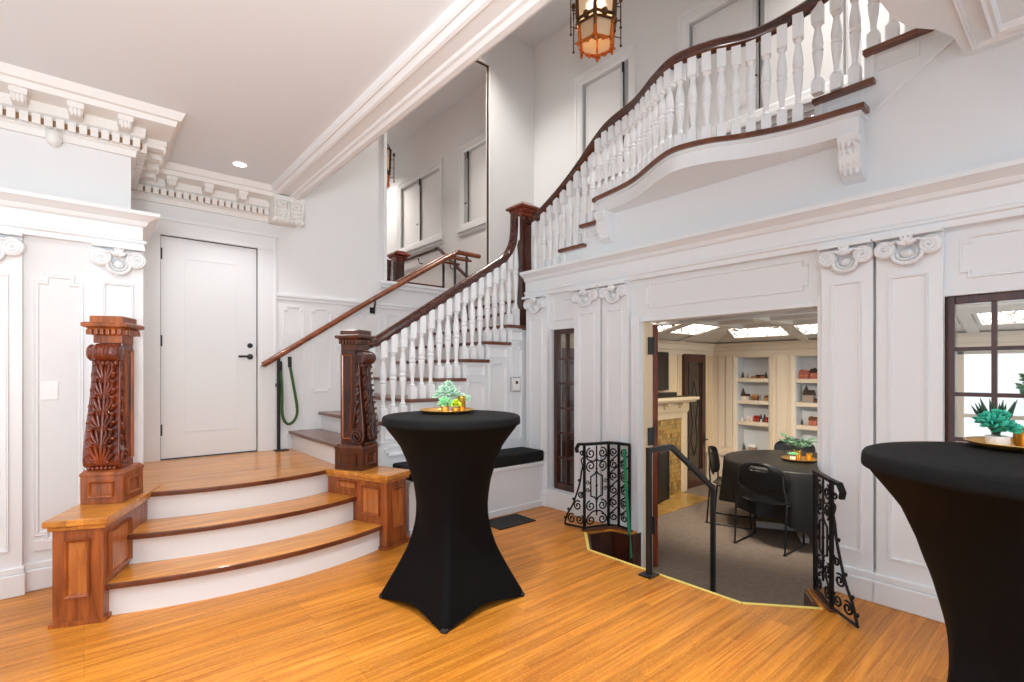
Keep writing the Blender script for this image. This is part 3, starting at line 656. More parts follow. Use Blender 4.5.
# ---- balusters
def bal_mesh():
    m = MB()
    def sq(h, z): return [(-h, -h, z), (h, -h, z), (h, h, z), (-h, h, z)]
    m.loft([sq(.030, 0), sq(.030, .15), sq(.023, .158)]); m.loft([sq(.023, .78), sq(.0295, .788), sq(.0295, 1.0)])
    m.lathe([(r_ * 1.16, z_) for r_, z_ in [(.018, .155), (.022, .165), (.0235, .175), (.018, .185), (.014, .20), (.0135, .23), (.017, .30), (.022, .37), (.0255, .43), (.026, .455), (.021, .465), (.0265, .475), (.0285, .487), (.0265, .50), (.021, .51),
             (.025, .52), (.0275, .55), (.026, .59), (.021, .66), (.0155, .72), (.0145, .745), (.018, .755), (.0225, .765), (.0235, .772), (.018, .782)]], 10)
    o = m.build('baluster', M_['trimr'], None, smooth=True, auto=35); return o
B0 = bal_mesh(); used = [False]
def baluster(parent, x, y, z0, z1, a=0):
    if used[0]: o = B0.copy(); COL.objects.link(o)
    else: o = B0; used[0] = True
    o.location = (x, y, z0); o.scale = (1, 1, z1 - z0); o.rotation_euler = (0, 0, a)
    bpy.context.view_layer.update
    o.parent = None; par(o, parent); return o
RP = [(.048 * math.cos(2 * PI * i / 14) * (1 if math.sin(2 * PI * i / 14) > 0 else .82), .045 * math.sin(2 * PI * i / 14)) for i in range(14)]
b1 = thing('stair_balustrade', 'white turned balusters under a dark handrail along the lower flight', 'balustrade', (2.6, 4.04, .9), 0, 'stair balustrades')
r1 = cr([(1.74, 3.985, 1.585), (1.82, 4.01, 1.585), (1.92, 4.03, 1.62), (2.132, 4.03, 1.755), (2.7, 4.03, 2.122), (3.15, 4.03, 2.413), (3.33, 4.03, 2.535), (3.425, 4.03, 2.66), (3.465, 4.03, 2.80), (3.475, 4.03, 3.02)], 8)
MB().sweep(r1, RP, up=(-.35, 0, 1)).build('handrail', M_['rail'], b1, smooth=True, auto=50)
rz = lambda x: interp([(p.x, p.z) for p in r1 if p.x < 3.46], x)
for k in range(1, 8):
    for j in range(3):
        x = XK[k] + .065 + .095 * j
        if x < 1.83 or x > 3.54: continue
        top = rz(x) - .03 if x < 3.44 else 3.0
        baluster(b1, x, 4.03, zt(k), top)
b2 = thing('stair_balustrade', 'white turned balusters under a dark handrail curving along the balcony landing', 'balustrade', (3.6, 2.4, 2.6), 0, 'stair balustrades')
r2 = cr([(3.635, 4.02, 2.99), (3.635, 3.93, 2.965), (3.635, 3.838, 2.99), (3.635, 3.504, 3.165), (3.635, 3.238, 3.345), (3.60, 3.0, 3.49), (bowx(2.8) + .045, 2.8, 3.545), (bowx(2.45) + .045, 2.45, 3.56), (bowx(2.15) + .045, 2.15, 3.565),
         (bowx(1.956) + .045, 1.956, 3.57), (bowx(1.742) + .045, 1.742, 3.575), (bowx(1.5) + .045, 1.5, 3.59), (bowx(1.3) + .06, 1.3, 3.65), (3.59, 1.12, 3.755), (3.635, .95, 3.865), (3.64, .66, 4.06), (3.64, .3, 4.30)], 7)
MB().sweep(r2, RP).build('handrail', M_['rail'], b2, smooth=True, auto=50)
rx2 = lambda y: interp(sorted([(p.y, p.x) for p in r2]), y)
rz2 = lambda y: interp(sorted([(p.y, p.z) for p in r2]), y)
for k in (9, 10, 11, 12):
    ys = [3.88] if k == 9 else [YK[k] - .05 - .093 * j for j in range(3)]
    if k == 12: ys = [YK[k] - .05, YK[k] - .14]
    for y in ys: baluster(b2, 3.638, y, zt(k), rz2(y) - .03)
acc = 0; last = None; nextd = .0
cur = [(x + .05, y) for x, y in BW if 1.24 < y < 3.0]
for (xa, ya), (xb_, yb) in zip(cur, cur[1:]):
    d = math.hypot(xb_ - xa, yb - ya); q = nextd
    while q <= d:
        t = q / d; x = xa + (xb_ - xa) * t; y = ya + (yb - ya) * t
        baluster(b2, x, y, z13, rz2(y) - .03, math.atan2(yb - ya, xb_ - xa)); q += .092
    nextd = q - d
for k in (14, 15, 16):
    for j in range(3):
        y = YK[k] - .05 - .093 * j
        if y > .55: baluster(b2, rx2(y), y, zt(k), rz2(y) - .03)
# ---- upper newel
n2 = thing('newel_post', 'tall dark newel with a square cap at the turn of the stair', 'newel post', (3.62, 4.06, 1.78))
Mx = Matrix.Translation((3.62, 4.06, 0))
MB(Mx).bx(-.065, -.065, 1.80, .065, .065, 3.06).bx(-.05, -.05, 1.775, .05, .05, 1.80).build('shaft', M_['dmahog'], n2, bevel=.004)
def sq(h, z): return [(-h, -h, z), (h, -h, z), (h, h, z), (-h, h, z)]
c = MB(Mx).loft([sq(.07, 3.02), sq(.08, 3.03), sq(.08, 3.05), sq(.095, 3.06), sq(.095, 3.085), sq(.125, 3.095), sq(.135, 3.10), sq(.135, 3.12), sq(.115, 3.135), sq(.06, 3.175), sq(.01, 3.185)])
for k in range(6):
    q = -.085 + .034 * k; c.bx(q - .01, -.115, 3.065, q + .01, -.09, 3.09).bx(-.115, q - .01, 3.065, -.09, q + .01, 3.09)
c.build('cap', M_['mahog'], n2, bevel=.002)
s = MB(Mx)
s.loft([[(x, -.06, z) for z in zz] + [(x, -.066 - .022 * abs(math.sin((z - 1.9) * 8.2)), z) for z in zz[::-1]] for zz in [[1.95 + .022 * k for k in range(46)]] for x in (-.045, .045)])
s.build('scroll_edge', M_['dmahog'], n2)
# ---- wall handrail of the lower flight with posts, and one on the far wall
hr = thing('wall_handrail', 'brown handrail on black posts and a bracket beside the panelled wall', 'handrail', (1.47, 5.30, .56))
p1 = RAILP
RO = [(.034 * math.cos(2 * PI * i / 12), .029 * math.sin(2 * PI * i / 12)) for i in range(12)]
MB().sweep(cr(p1, 5), RO).build('rail', M_['railo'], hr, smooth=True, auto=50)
MB().tube([(1.485, 5.345, ZL + .01), (1.485, 5.345, 1.49)], .017, 10).bx(1.445, 5.30, ZL, 1.57, 5.38, ZL + .012).bx(1.465, 5.32, 1.20, 1.505, 5.425, 1.235).build('post', M_['steel'], hr)
for x, k in ((3.60, 7), (3.78, 8)): MB().tube([(x, 5.34, zt(k)), (x, 5.34, 2.85)], .016, 10).bx(x - .04, 5.30, zt(k), x + .04, 5.38, zt(k) + .012).build('post', M_['steel'], hr)
MB().tube([(3.56, 5.34, 2.80), (3.85, 5.34, 2.80)], .018, 8).build('lower_bar', M_['railo'], hr)
MB().tube([(2.52, 5.42, 2.06), (2.52, 5.38, 2.06), (2.52, 5.355, 2.12), (2.52, 5.35, 2.19)], .011, 8).bx(2.49, 5.415, 2.02, 2.55, 5.43, 2.10).build('bracket', M_['steel'], hr)
fh = thing('wall_handrail', 'dark handrail on the far stair wall seen in the tall mirror', 'handrail', (4.98, 3.3, 2.9))
MB().sweep(cr([(4.97, 4.02, 2.95), (4.97, 3.9, 3.0), (4.97, 3.10, 3.58), (4.97, 3.0, 3.62), (4.97, 2.9, 3.625), (4.97, 1.5, 3.625)], 4), RO).build('rail', M_['rail'], fh, smooth=True)
for y, z in ((2.3, 3.6), (3.4, 3.33)): MB().tube([(XB, y, z - .12), (5.0, y, z - .12), (4.97, y, z - .02)], .010, 6).build('bracket', M_['steel'], fh)
rp = thing('barrier_rope', 'dark green barrier rope hanging in a loop from the wall handrail', 'rope', (1.56, 5.35, 1.4))
MB().tube(cr([(1.50, 5.345, 1.39), (1.515, 5.34, 1.15), (1.52, 5.34, .92), (1.56, 5.335, .83), (1.62, 5.33, .845), (1.66, 5.33, .95), (1.63, 5.335, 1.18), (1.59, 5.34, 1.42)], 6), .014, 8).build('rope', M_['green'], rp, smooth=True)
for p, q in (((1.50, 5.345, 1.36), (1.50, 5.35, 1.455)), ((1.59, 5.34, 1.40), (1.59, 5.345, 1.505))):
    MB().tube([p, q], .019, 8).build('rope_clip', M_['dark'], rp)
# ---- window seat
be = thing('bench', 'white built-in bench with a black cushion below the stair', 'bench', (2.8, 3.8, 0))
MB().bx(2.02, 3.66, 0, 3.585, 3.995, .43).bx(2.02, 3.635, .42, 3.585, 3.995, .452).bx(2.02, 3.645, 0, 3.585, 3.66, .06).build('bench_base', M_['trimr'], be, bevel=.004)
MB().bx(2.03, 3.64, .453, 3.535, 3.985, .562).build('seat_cushion', M_['cushion'], be, bevel=.018)
# ================================================================== IRONWORK
def iron_railing(label, pts, wing, post_at, knob=None, wl=.23):
    t = thing('iron_railing', label, 'railing', (pts[0][0], pts[0][1], 0), 0, 'scrolled iron railings')
    H = .735
    path = [(x, y, H) for x, y in pts]
    w = Vector((wing[0] - pts[0][0], wing[1] - pts[0][1], 0)); L = w.length; w.normalize()
    p0 = Vector((pts[0][0], pts[0][1], 0))
    tip = [tuple(p0 + w * a + Vector((0, 0, z))) for a, z in ((.075, .655), (.085, .69), (.06, .73))]
    rl = MB().sweep(tip + path + ([knob] if knob else []), [(-.014, -.012), (.014, -.012), (.016, .004), (.008, .012), (-.008, .012), (-.016, .004)])
    rl.build('top_rail', M_['iron'], t)
    for i in post_at:
        MB().obx((pts[i][0], pts[i][1], H / 2 + .005), (.018, .018, H - .02), math.atan2(w.y, w.x)).build('post', M_['iron'], t)
    bt = MB().tube([(x, y, .025) for x, y in pts], .009, 4); bt.tube([tuple(p0 + Vector((0, 0, .025))), tuple(p0 + w * L + Vector((0, 0, .012)))], .010, 4); bt.build('bottom_rail', M_['iron'], t)
    def seg(i): a = Vector(pts[i] + (0,)); b = Vector(pts[i + 1] + (0,)); return a, (b - a).normalized(), (b - a).length
    def tub(mb, a, d, P, r=.0065): mb.tube([tuple(a + d * s + Vector((0, 0, z))) for s, z in P], r, 5, up=(d.y, -d.x, .01))
    # main panel
    a, d, Lm = seg(0); c = Lm / 2; mb = MB()
    tub(mb, a, d, [(c, .12), (c, .72)], .007)
    k = Lm / .25
    for s in (-1, 1):
        for z, dz in ((.655, 1), (.545, -1), (.205, 1), (.085, 1)):
            tub(mb, a, d, spiral((c + s * .060 * k, z), .046, .010, R(100) * dz, -1.45 * dz * s, 24, 1))
        tub(mb, a, d, [(q.x, q.y) for q in cr([(c + s * .004, .60, 0), (c + s * .03, .585, 0), (c + s * .085 * k, .60, 0), (c + s * .11 * k, .64, 0)], 5)])
        tub(mb, a, d, [(q.x, q.y) for q in cr([(c, .50, 0), (c + s * .02, .475, 0), (c + s * .06 * k, .455, 0)], 4)] + [(c + s * .06 * k, .30)] + [(q.x, q.y) for q in cr([(c + s * .06 * k, .29, 0), (c + s * .02, .275, 0), (c, .25, 0)], 4)])
        for z in (.41, .345): tub(mb, a, d, spiral((c + s * .09 * k, z), .02, .006, 0, 1.2 * s, 14, 1), .004)
        tub(mb, a, d, [(q.x, q.y) for q in cr([(c, .16, 0), (c + s * .05 * k, .15, 0), (c + s * .105 * k, .09, 0), (c + s * .115 * k, .04, 0)], 5)])
    for z in (.375, .52, .60, .24, .155): mb.ball(tuple(a + d * c + Vector((0, 0, z))), .011, None, 6, 4)
    mb.build('scroll_panel', M_['iron'], t, smooth=True)
    for i in range(1, len(pts) - 1):
        a, d, Lm = seg(i); mb = MB()
        for j, z in enumerate((.66, .55, .45, .33, .22, .10)):
            s = 1 if j % 2 else -1
            rr = min(.036, Lm * .42)
            tub(mb, a, d, spiral((Lm / 2, z), rr, .008, R(90) * s, 1.4 * s, 20, 1))
            if j: tub(mb, a, d, [(q.x, q.y) for q in cr([(Lm * .1, z + .02, 0), (Lm * .5, z + .055, 0), (Lm * .9, z + .09, 0)], 4)])
        mb.build('narrow_scroll_panel', M_['iron'], t, smooth=True)
    mb = MB()
    q = L / .23
    for (s, z, r_, tn) in ((.03, .66, .025, 1.3), (.045, .30, .032, 1.4), (.075, .20, .046, -1.5), (.055, .085, .046, 1.5), (.145, .075, .046, -1.5)):
        tub(mb, p0, w, spiral((s * q, z), r_ * q, .008, R(120), tn, 24, 1), .0065)
    tub(mb, p0, w, [(p_.x * q, p_.y) for p_ in cr([(.012, .56, 0), (.03, .50, 0), (.045, .42, 0), (.075, .33, 0), (.13, .2, 0), (.185, .12, 0), (.21, .06, 0), (.225, .018, 0)], 5)], .008)
    tub(mb, p0, w, [(p_.x * q, p_.y) for p_ in cr([(.02, .55, 0), (.035, .60, 0), (.008, .62, 0)], 4)], .006)
    for s, z in ((.047, .42), (.11, .25), (.17, .15), (.21, .07)): mb.ball(tuple(p0 + w * (s * q + .012) + Vector((0, 0, z))), .013, None, 6, 4)
    mb.build('wing_scroll', M_['iron'], t, smooth=True)
    return t
iron_railing('black scrolled iron railing on the left side of the sunken steps', [(3.236, 2.845), (3.465, 2.77), (3.505, 2.69), (3.50, 2.575)], (3.228, 3.07), (0, 1, 2, 3))
iron_railing('black scrolled iron railing on the right side of the sunken steps', [(3.205, .982), (3.42, 1.135), (3.535, 1.175)], (3.09, .825), (0, 1, 2), (3.72, 1.22, .735))
# wooden sills under the railings, yellow edging
s1 = MB().prism([(3.20, 2.85), (3.22, 2.81), (3.45, 2.73), (3.49, 2.66), (3.49, 2.56), (3.53, 2.56), (3.53, 2.72), (3.47, 2.80), (3.24, 2.875)], .0, .014)
s1.build('trim_40', M_['nose'], kind='structure', bevel=.003)
s1 = MB().prism([(3.205, 1.01), (3.18, .985), (3.21, .955), (3.43, 1.11), (3.53, 1.14), (3.53, 1.185), (3.41, 1.165)], .0, .014).build('trim_41', M_['nose'], kind='structure', bevel=.003)
ye = MB(); Y_ = [(3.215, 2.80), (2.924, 2.515), (2.93, 1.36), (3.21, 1.035)]
for a, b in zip(Y_, Y_[1:]):
    d = (Vector(b) - Vector(a)).normalized(); n = Vector((d.y, -d.x)) * .022
    ye.prism([a, b, (b[0] + n.x, b[1] + n.y), (a[0] + n.x, a[1] + n.y)], .0, .004)
tag(ye.build('edge_strip', M_['yellow']), 'thin yellow edging strip along the brink of the sunken steps', 'edging')
# plain central handrail
ch = thing('step_handrail', 'plain dark steel handrail standing in the middle of the sunken steps', 'handrail', (2.86, 1.947, 0))
pr = [(-.016, -.016), (.016, -.016), (.016, .016), (-.016, .016)]
MB().sweep([(2.845, 1.947, .83), (3.12, 1.947, .83), (3.709, 1.947, .45)], pr).build('rail', M_['steel'], ch)
MB().bx(2.843, 1.931, 0, 2.875, 1.963, .82).build('post', M_['steel'], ch, bevel=.003)
MB().bx(3.693, 1.931, ZF, 3.725, 1.963, .45).build('post', M_['steel'], ch, bevel=.003)
MB().bx(2.80, 1.90, 0, 2.91, 1.99, .010).lathe([(.008, 0), (.008, .008)], 6, (2.815, 1.915, .01)).lathe([(.008, 0), (.008, .008)], 6, (2.895, 1.975, .01)).build('base_plate', M_['steel'], ch)
gs = thing('strap', 'teal green strap hanging from the left iron railing into the sunken steps', 'strap', (3.47, 2.56, .7))
MB().sweep(cr([(3.478, 2.61, .70), (3.475, 2.60, .52), (3.475, 2.585, .30), (3.475, 2.565, .05), (3.47, 2.54, -.2)], 5), [(-.011, -.007), (.011, -.007), (.011, .007), (-.011, .007)], up=(1, 0, 0)).build('strap_band', M_['teal'], gs)
# ================================================================== DINING ROOM
YB_ = 3.95; XD = 7.5
MB().bx(3.26, -2.6, ZF - .05, 7.9, 4.1, ZF).build('floor', M_['carpet'], kind='structure').name = 'floor_dining'
dl = struct('wall_dining_left'); W = MB().bx(3.75, YB_, -.4, 7.8, 4.05, 2.2); W.build('wall_surface', M_['cream'], dl)
for x in (6.49, 6.54, 7.25, 7.36, 7.42): MB().bx(x, YB_ - .018, ZF, x + .03, YB_, 1.62).build('wall_batten', M_['cream'], dl, bevel=.004)
db = struct('wall_dining_back'); W = MB()
BAYS = [(3.56, 3.09), (2.745, 2.275), (1.93, 1.46)]
ys = [4.0] + [v for b in BAYS for v in b] + [1.05]
for i in range(0, len(ys), 2): W.bx(XD, ys[i + 1], -.4, XD + .25, ys[i], 2.2)
for a, b in BAYS: W.bx(XD, b, -.4, XD + .25, a, .165).bx(XD, b, 1.565, XD + .25, a, 2.2)
W.bx(XD, -1.3, -.4, XD + .25, 1.05, .1).bx(XD, -1.3, 1.6, XD + .25, 1.05, 2.2).bx(XD, -1.3, .1, XD + .25, -.9, 1.6).bx(XD, .0, .1, XD + .25, .16, 1.6)
W.build('wall_surface', M_['dwall'], db)
for y in (3.78, 3.68, 2.92, 2.10): MB().bx(XD - .02, y - .06, .2, XD, y + .06, 1.62).build('wall_batten', M_['dwall'], db, bevel=.006)
cr_ = MB()
prf = [(-.02, 1.60), (.02, 1.60), (.03, 1.66), (.05, 1.68), (.06, 1.74), (.11, 1.78), (-.02, 1.79)]
cr_.sweep([(3.75, YB_, 0), (XD, YB_, 0), (XD, -1.3, 0)], prf); cr_.build('trim_42', M_['dwall'], kind='structure')
dc = struct('ceiling_dining')
MB().prism([(3.76, -1.3), (6.70, -1.3), (6.70, 3.15), (3.76, 3.15)], 1.975, 2.05).build('ceiling_plaster', M_['dceil'], dc)
cv = MB(); cv.add([(XD, YB_, 1.78), (XD, -1.3, 1.78), (6.70, -1.3, 1.99), (6.70, 3.15, 1.99), (3.75, YB_, 1.78), (3.75, 3.15, 1.99)], [(0, 1, 2, 3), (0, 3, 5, 4)])
cv.build('ceiling_cove', M_['dceil'], dc)
rb = MB()
for y in (2.59, 1.72, .90): rb.loft([[(7.42, y - .05, 1.795), (7.42, y + .05, 1.795), (7.42, y + .05, 1.77), (7.42, y - .05, 1.77)], [(6.72, y - .05, 1.975), (6.72, y + .05, 1.975), (6.72, y + .05, 1.945), (6.72, y - .05, 1.945)]])
for x in (5.56, 6.42): rb.loft([[(x - .05, 3.88, 1.79), (x + .05, 3.88, 1.79), (x + .05, 3.88, 1.77), (x - .05, 3.88, 1.77)], [(x - .05, 3.18, 1.975), (x + .05, 3.18, 1.975), (x + .05, 3.18, 1.945), (x - .05, 3.18, 1.945)]])
for y in (2.5, 1.2): rb.bx(3.76, y - .06, 1.93, 6.70, y + .06, 1.976)
for x in (4.9, 6.0): rb.bx(x - .06, -1.3, 1.935, x + .06, 3.15, 1.976)
rb.bx(6.60, -1.3, 1.925, 6.70, 3.15, 1.99).bx(3.76, 3.05, 1.925, 6.70, 3.15, 1.99)
rb.build('ceiling_rib', M_['dceil'], dc)
def glow(label, c4):
    t = thing('ceiling_light_panel', label, 'ceiling light', c4[0], 0, 'leaded ceiling light panels')
    v = [Vector(p) for p in c4]; n = (v[1] - v[0]).cross(v[3] - v[0]).normalized()
    if n.z > 0: n = -n
    MB().add([tuple(p + n * .02) for p in v] + [tuple(p + n * .008) for p in v], [(0, 1, 2, 3), (4, 5, 6, 7), (0, 1, 5, 4), (1, 2, 6, 5), (2, 3, 7, 6), (3, 0, 4, 7)]).build('leaded_glass', M_['lead'], t)
    c = sum(v, Vector()) / 4; o = [c + (p - c) * 1.09 for p in v]; f = MB()
    f.loft([[tuple(o[i] + n * .004), tuple(o[i] + n * .034), tuple(v[i] + n * .034), tuple(v[i] + n * .004)] for i in (0, 1, 2, 3, 0)], False); f.build('panel_frame', M_['dceil'], t)
zc = lambda d: 1.78 + .21 * d / .8
def zcy(y): return 1.78 + .21 * (YB_ - y) / .8
def zcx(x): return 1.78 + .21 * (XD - x) / .8
glow('glowing leaded ceiling panel over the shelves nearest the room corner', [(7.15, 3.42, zcx(7.15)), (7.15, 2.68, zcx(7.15)), (6.76, 2.66, zcx(6.76)), (6.76, 3.33, zcx(6.76))])
glow('glowing leaded ceiling panel over the shelves at the right of the opening', [(7.15, 2.50, zcx(7.15)), (7.15, 1.83, zcx(7.15)), (6.76, 1.83, zcx(6.76)), (6.76, 2.50, zcx(6.76))])
glow('glowing leaded ceiling panel seen through the right window', [(7.15, 1.60, zcx(7.15)), (7.15, 1.0, zcx(7.15)), (6.76, 1.0, zcx(6.76)), (6.76, 1.60, zcx(6.76))])
glow('glowing leaded ceiling panel at the far right of the dining room', [(7.15, .80, zcx(7.15)), (7.15, .20, zcx(7.15)), (6.76, .20, zcx(6.76)), (6.76, .80, zcx(6.76))])
glow('glowing leaded ceiling panel above the fireplace near the corner', [(5.66, 3.56, zcy(3.56)), (6.32, 3.56, zcy(3.56)), (6.32, 3.22, zcy(3.22)), (5.66, 3.22, zcy(3.22))])
glow('glowing leaded ceiling panel above the television beside the door jamb', [(4.80, 3.56, zcy(3.56)), (5.46, 3.56, zcy(3.56)), (5.46, 3.22, zcy(3.22)), (4.80, 3.22, zcy(3.22))])
# windows of the dining room, daylight behind them
for i, (a, b) in enumerate(((.16, 1.05), (-.9, .0))):
    w = struct('window_%d' % (5 + i), (XD, (a + b) / 2, .1)); Mw = MR(XD)
    f = MB(Mw).bx(-b, .05, .1, -b + .05, .10, 1.6).bx(-a - .05, .05, .1, -a, .10, 1.6).bx(-b, .05, 1.55, -a, .10, 1.6).bx(-b, .05, .1, -a, .10, .16).bx(-b, .055, .84, -a, .095, .88)
    f.build('window_frame', M_['dwall'], w)
    MB(Mw).bx(-b + .03, .07, .13, -a - .03, .074, 1.57).build('window_pane', M_['glass'], w)
# shelves
def alcove(label, a, b):
    t = thing('alcove_shelves', label, 'shelves', (XD, (a + b) / 2, .165), 0, 'built-in alcove shelves')
    MB().bx(XD + .215, b, .165, XD + .235, a, 1.565).build('back_panel', M_['niche'], t)
    MB().bx(XD + .005, a - .012, .165, XD + .215, a - .001, 1.565).bx(XD + .005, b + .001, .165, XD + .215, b + .012, 1.565).build('side_panel', M_['niche'], t)
    for z in (1.255, .93, .615): MB().bx(XD - .005, b + .012, z - .055, XD + .215, a - .012, z).build('shelf', M_['dwall'], t, bevel=.003)
    MB(MR(XD)).ring(rect(-a - .05, .115, -b + .05, 1.615), .05, .022, steps=((0, 0), (0, 1), (.6, .8), (.8, .5), (1, .3), (1, 0))).build('alcove_frame', M_['dwall'], t)
alcove('recessed shelves of miniature houses nearest the room corner', *BAYS[0]); alcove('recessed shelves of miniature houses at the right of the opening', *BAYS[1]); alcove('recessed shelves partly seen through the right window', *BAYS[2])
lg = thing('window_bench', 'pale panelled ledge under the alcove shelves', 'ledge', (7.4, 2.9, ZF))
MB().bx(7.30, 1.2, ZF, XD - .025, 3.93, .10).build('ledge_base', M_['dwall'], lg); MB().bx(7.26, 1.2, .10, XD - .025, 3.93, .14).build('ledge_top', M_['dwall'], lg, bevel=.004)
# miniatures
mc = {k: mat('miniature ' + k, srgb(*v), .5, var=.25, vscale=60) for k, v in dict(tan=(176, 132, 84), white=(226, 218, 208), red=(158, 26, 34), brick=(172, 96, 82), dark=(60, 46, 40), grey=(150, 140, 134), brown=(112, 72, 44), fir=(40, 52, 44), roof=(74, 52, 44), amber=(206, 132, 60), snow=(228, 226, 224)).items()}
def house(label, y, z, w, h, body, roof, steeple=0, x=XD + .09, d=.07, chim=True):
    t = thing('miniature_house', label, 'miniature house', (x, y, z), 0, 'miniature village pieces on the shelves')
    hb = h * .6; b = MB().bx(x, y - w / 2, z, x + d, y + w / 2, z + hb)
    b.bx(x - .004, y - w * .1, z, x, y + w * .1, z + hb * .5); hb_ = b.build('house_body', mc[body], t)
    r = MB().loft([[(x - .006, y - w / 2 - .006, z + hb), (x + d + .006, y - w / 2 - .006, z + hb), (x + d / 2, y - w / 2 - .006, z + h)], [(x - .006, y + w / 2 + .006, z + hb), (x + d + .006, y + w / 2 + .006, z + hb), (x + d / 2, y + w / 2 + .006, z + h)]])
    if chim: r.bx(x + d * .55, y + w * .2, z + hb, x + d * .75, y + w * .32, z + h * 1.08)
    r.build('house_roof', mc[roof], t)
    if steeple:
        MB().bx(x + .01, y + w * .12, z + hb, x + .045, y + w * .12 + .035, z + h * 1.05).loft([[(x + .008, y + w * .12 - .002, z + h * 1.05), (x + .047, y + w * .12 - .002, z + h * 1.05), (x + .047, y + w * .12 + .037, z + h * 1.05), (x + .008, y + w * .12 + .037, z + h * 1.05)], [(x + .027, y + w * .12 + .017, z + h + steeple)] * 4]).build('steeple', mc[roof], t)
    wn = MB()
    for s in (-.3, .3): wn.bx(x - .003, y + s * w - .008, z + hb * .45, x + .001, y + s * w + .008, z + hb * .75)
    wn.build('house_window', mc['amber'], hb_)
def tree(label, y, z, h, c='fir', x=XD + .07):
    t = thing('miniature_tree', label, 'miniature tree', (x, y, z), 0, 'miniature village pieces on the shelves')
    MB().lathe([(.006, 0), (.006, h * .2)], 6, (x, y, z)).build('trunk', mc['brown'], t)
    MB().lathe([(h * .24, h * .15), (h * .13, h * .42), (h * .19, h * .42), (h * .09, h * .68), (h * .13, h * .68), (.001, h)], 8, (x, y, z)).build('tree_crown', mc[c], t)
def figure(label, y, z, h, c, x=XD + .07):
    t = MB().lathe([(.014, 0), (.016, h * .2), (.010, h * .55), (.006, h * .68), (.010, h * .78), (.011, h * .9), (.001, h)], 8, (x, y, z)).build('miniature_figure', mc[c], None, smooth=True)
    tag(t, label, 'figurine', 'miniature village pieces on the shelves')
T1, T2, T3, T4 = 1.256, .931, .616, .166
tree('small fir on the corner alcove top shelf, at its left end', 3.50, T1, .10); figure('pale figurine on the corner alcove top shelf, right of the small fir', 3.43, T1, .07, 'tan')
house('low tan house on the corner alcove top shelf, left of centre', 3.36, T1, .06, .035, 'tan', 'tan', chim=False); house('low dark house on the corner alcove top shelf, centre', 3.29, T1, .06, .05, 'brown', 'dark')
house('low brown house on the corner alcove top shelf, right of centre', 3.22, T1, .06, .05, 'tan', 'brown'); tree('thin fir on the corner alcove top shelf, at its right end', 3.165, T1, .10); figure('pale figurine on the corner alcove top shelf, beside the thin fir', 3.125, T1, .06, 'tan')
house('steepled church with a pale front on the corner alcove second shelf', 3.485, T2, .11, .09, 'white', 'roof', .10); house('square brown cottage on the corner alcove second shelf', 3.34, T2, .08, .08, 'brown', 'tan')
figure('pale figurine on the corner alcove second shelf between the cottages', 3.245, T2, .085, 'grey'); house('tan cottage on the corner alcove second shelf, at its right end', 3.155, T2, .085, .075, 'tan', 'brown')
figure('white pot on the corner alcove third shelf, leftmost', 3.51, T3, .06, 'white'); house('white cottage on the corner alcove third shelf', 3.43, T3, .06, .07, 'white', 'snow'); figure('white figurine on the corner alcove third shelf beside the red shop', 3.375, T3, .08, 'white')
house('red shop on the corner alcove third shelf, centre', 3.31, T3, .085, .085, 'red', 'red', chim=False); tree('left of two dark firs on the corner alcove third shelf', 3.235, T3, .12); tree('right of two dark firs on the corner alcove third shelf', 3.195, T3, .12, x=XD + .10)
house('red shop on the corner alcove third shelf, at its right end', 3.135, T3, .075, .075, 'red', 'red', x=XD + .06, chim=False); figure('white sign figure on the corner alcove third shelf before the firs', 3.215, T3, .045, 'snow', XD + .03)
tree('dark fir on the bottom ledge of the corner alcove', 3.485, T4, .12); house('snowy cottage on the bottom ledge of the corner alcove', 3.38, T4, .10, .10, 'grey', 'snow')
house('pink brick house on the right alcove top shelf', 2.665, T1, .12, .12, 'brick', 'brick'); house('large dark roofed building on the right alcove top shelf', 2.505, T1, .17, .14, 'brick', 'dark', d=.10); house('grey building on the right alcove top shelf, at its right end', 2.36, T1, .10, .12, 'grey', 'dark')
house('tall dark church on the right alcove second shelf', 2.61, T2, .13, .17, 'grey', 'dark', .07)
for i, q in enumerate(('first', 'second', 'third', 'fourth')): house('small dark hut on the right alcove second shelf, %s from the church' % q, 2.51 - .043 * i, T2, .034, .055, 'dark', 'roof', chim=False)
house('amber cottage on the right alcove second shelf, right of the huts', 2.32, T2, .07, .09, 'amber', 'brown')
tree('small fir on the right alcove third shelf', 2.68, T3, .09); house('gabled brown house on the right alcove third shelf', 2.555, T3, .10, .12, 'brick', 'brown'); tree('snowy tree on the right alcove third shelf', 2.40, T3, .10, 'grey')
house('dark roofed house on the shelf seen through the right window', 1.70, T1, .16, .13, 'brown', 'dark'); house('brown house on a lower shelf seen through the right window', 1.66, T2, .16, .13, 'brick', 'dark')
# fireplace
fp = thing('fireplace', 'cream mantel with gold mottled tiles and a black firebox', 'fireplace', (5.5, 3.9, ZF))
MB().bx(4.62, 3.865, ZF, 5.10, YB_ - .001, .72).bx(5.98, 3.865, ZF, 6.46, YB_ - .001, .72).bx(5.10, 3.865, .34, 5.98, YB_ - .001, .72).build('tile_surround', M_['tile'], fp)
MB().bx(4.50, 3.845, ZF, 4.62, YB_ - .001, .78).bx(6.46, 3.845, ZF, 6.59, YB_ - .001, .78).bx(4.62, 3.847, .70, 6.46, YB_ - .001, .78).bx(4.48, 3.835, .78, 6.605, YB_ - .001, .80).build('mantel_frame', M_['cream'], fp, bevel=.005)
mf_ = MB().bx(4.48, 3.82, .80, 6.60, YB_ - .001, .93).bx(4.44, 3.72, .93, 6.60, YB_ - .001, .965).build('mantel_frieze', M_['cream'], fp, bevel=.006)
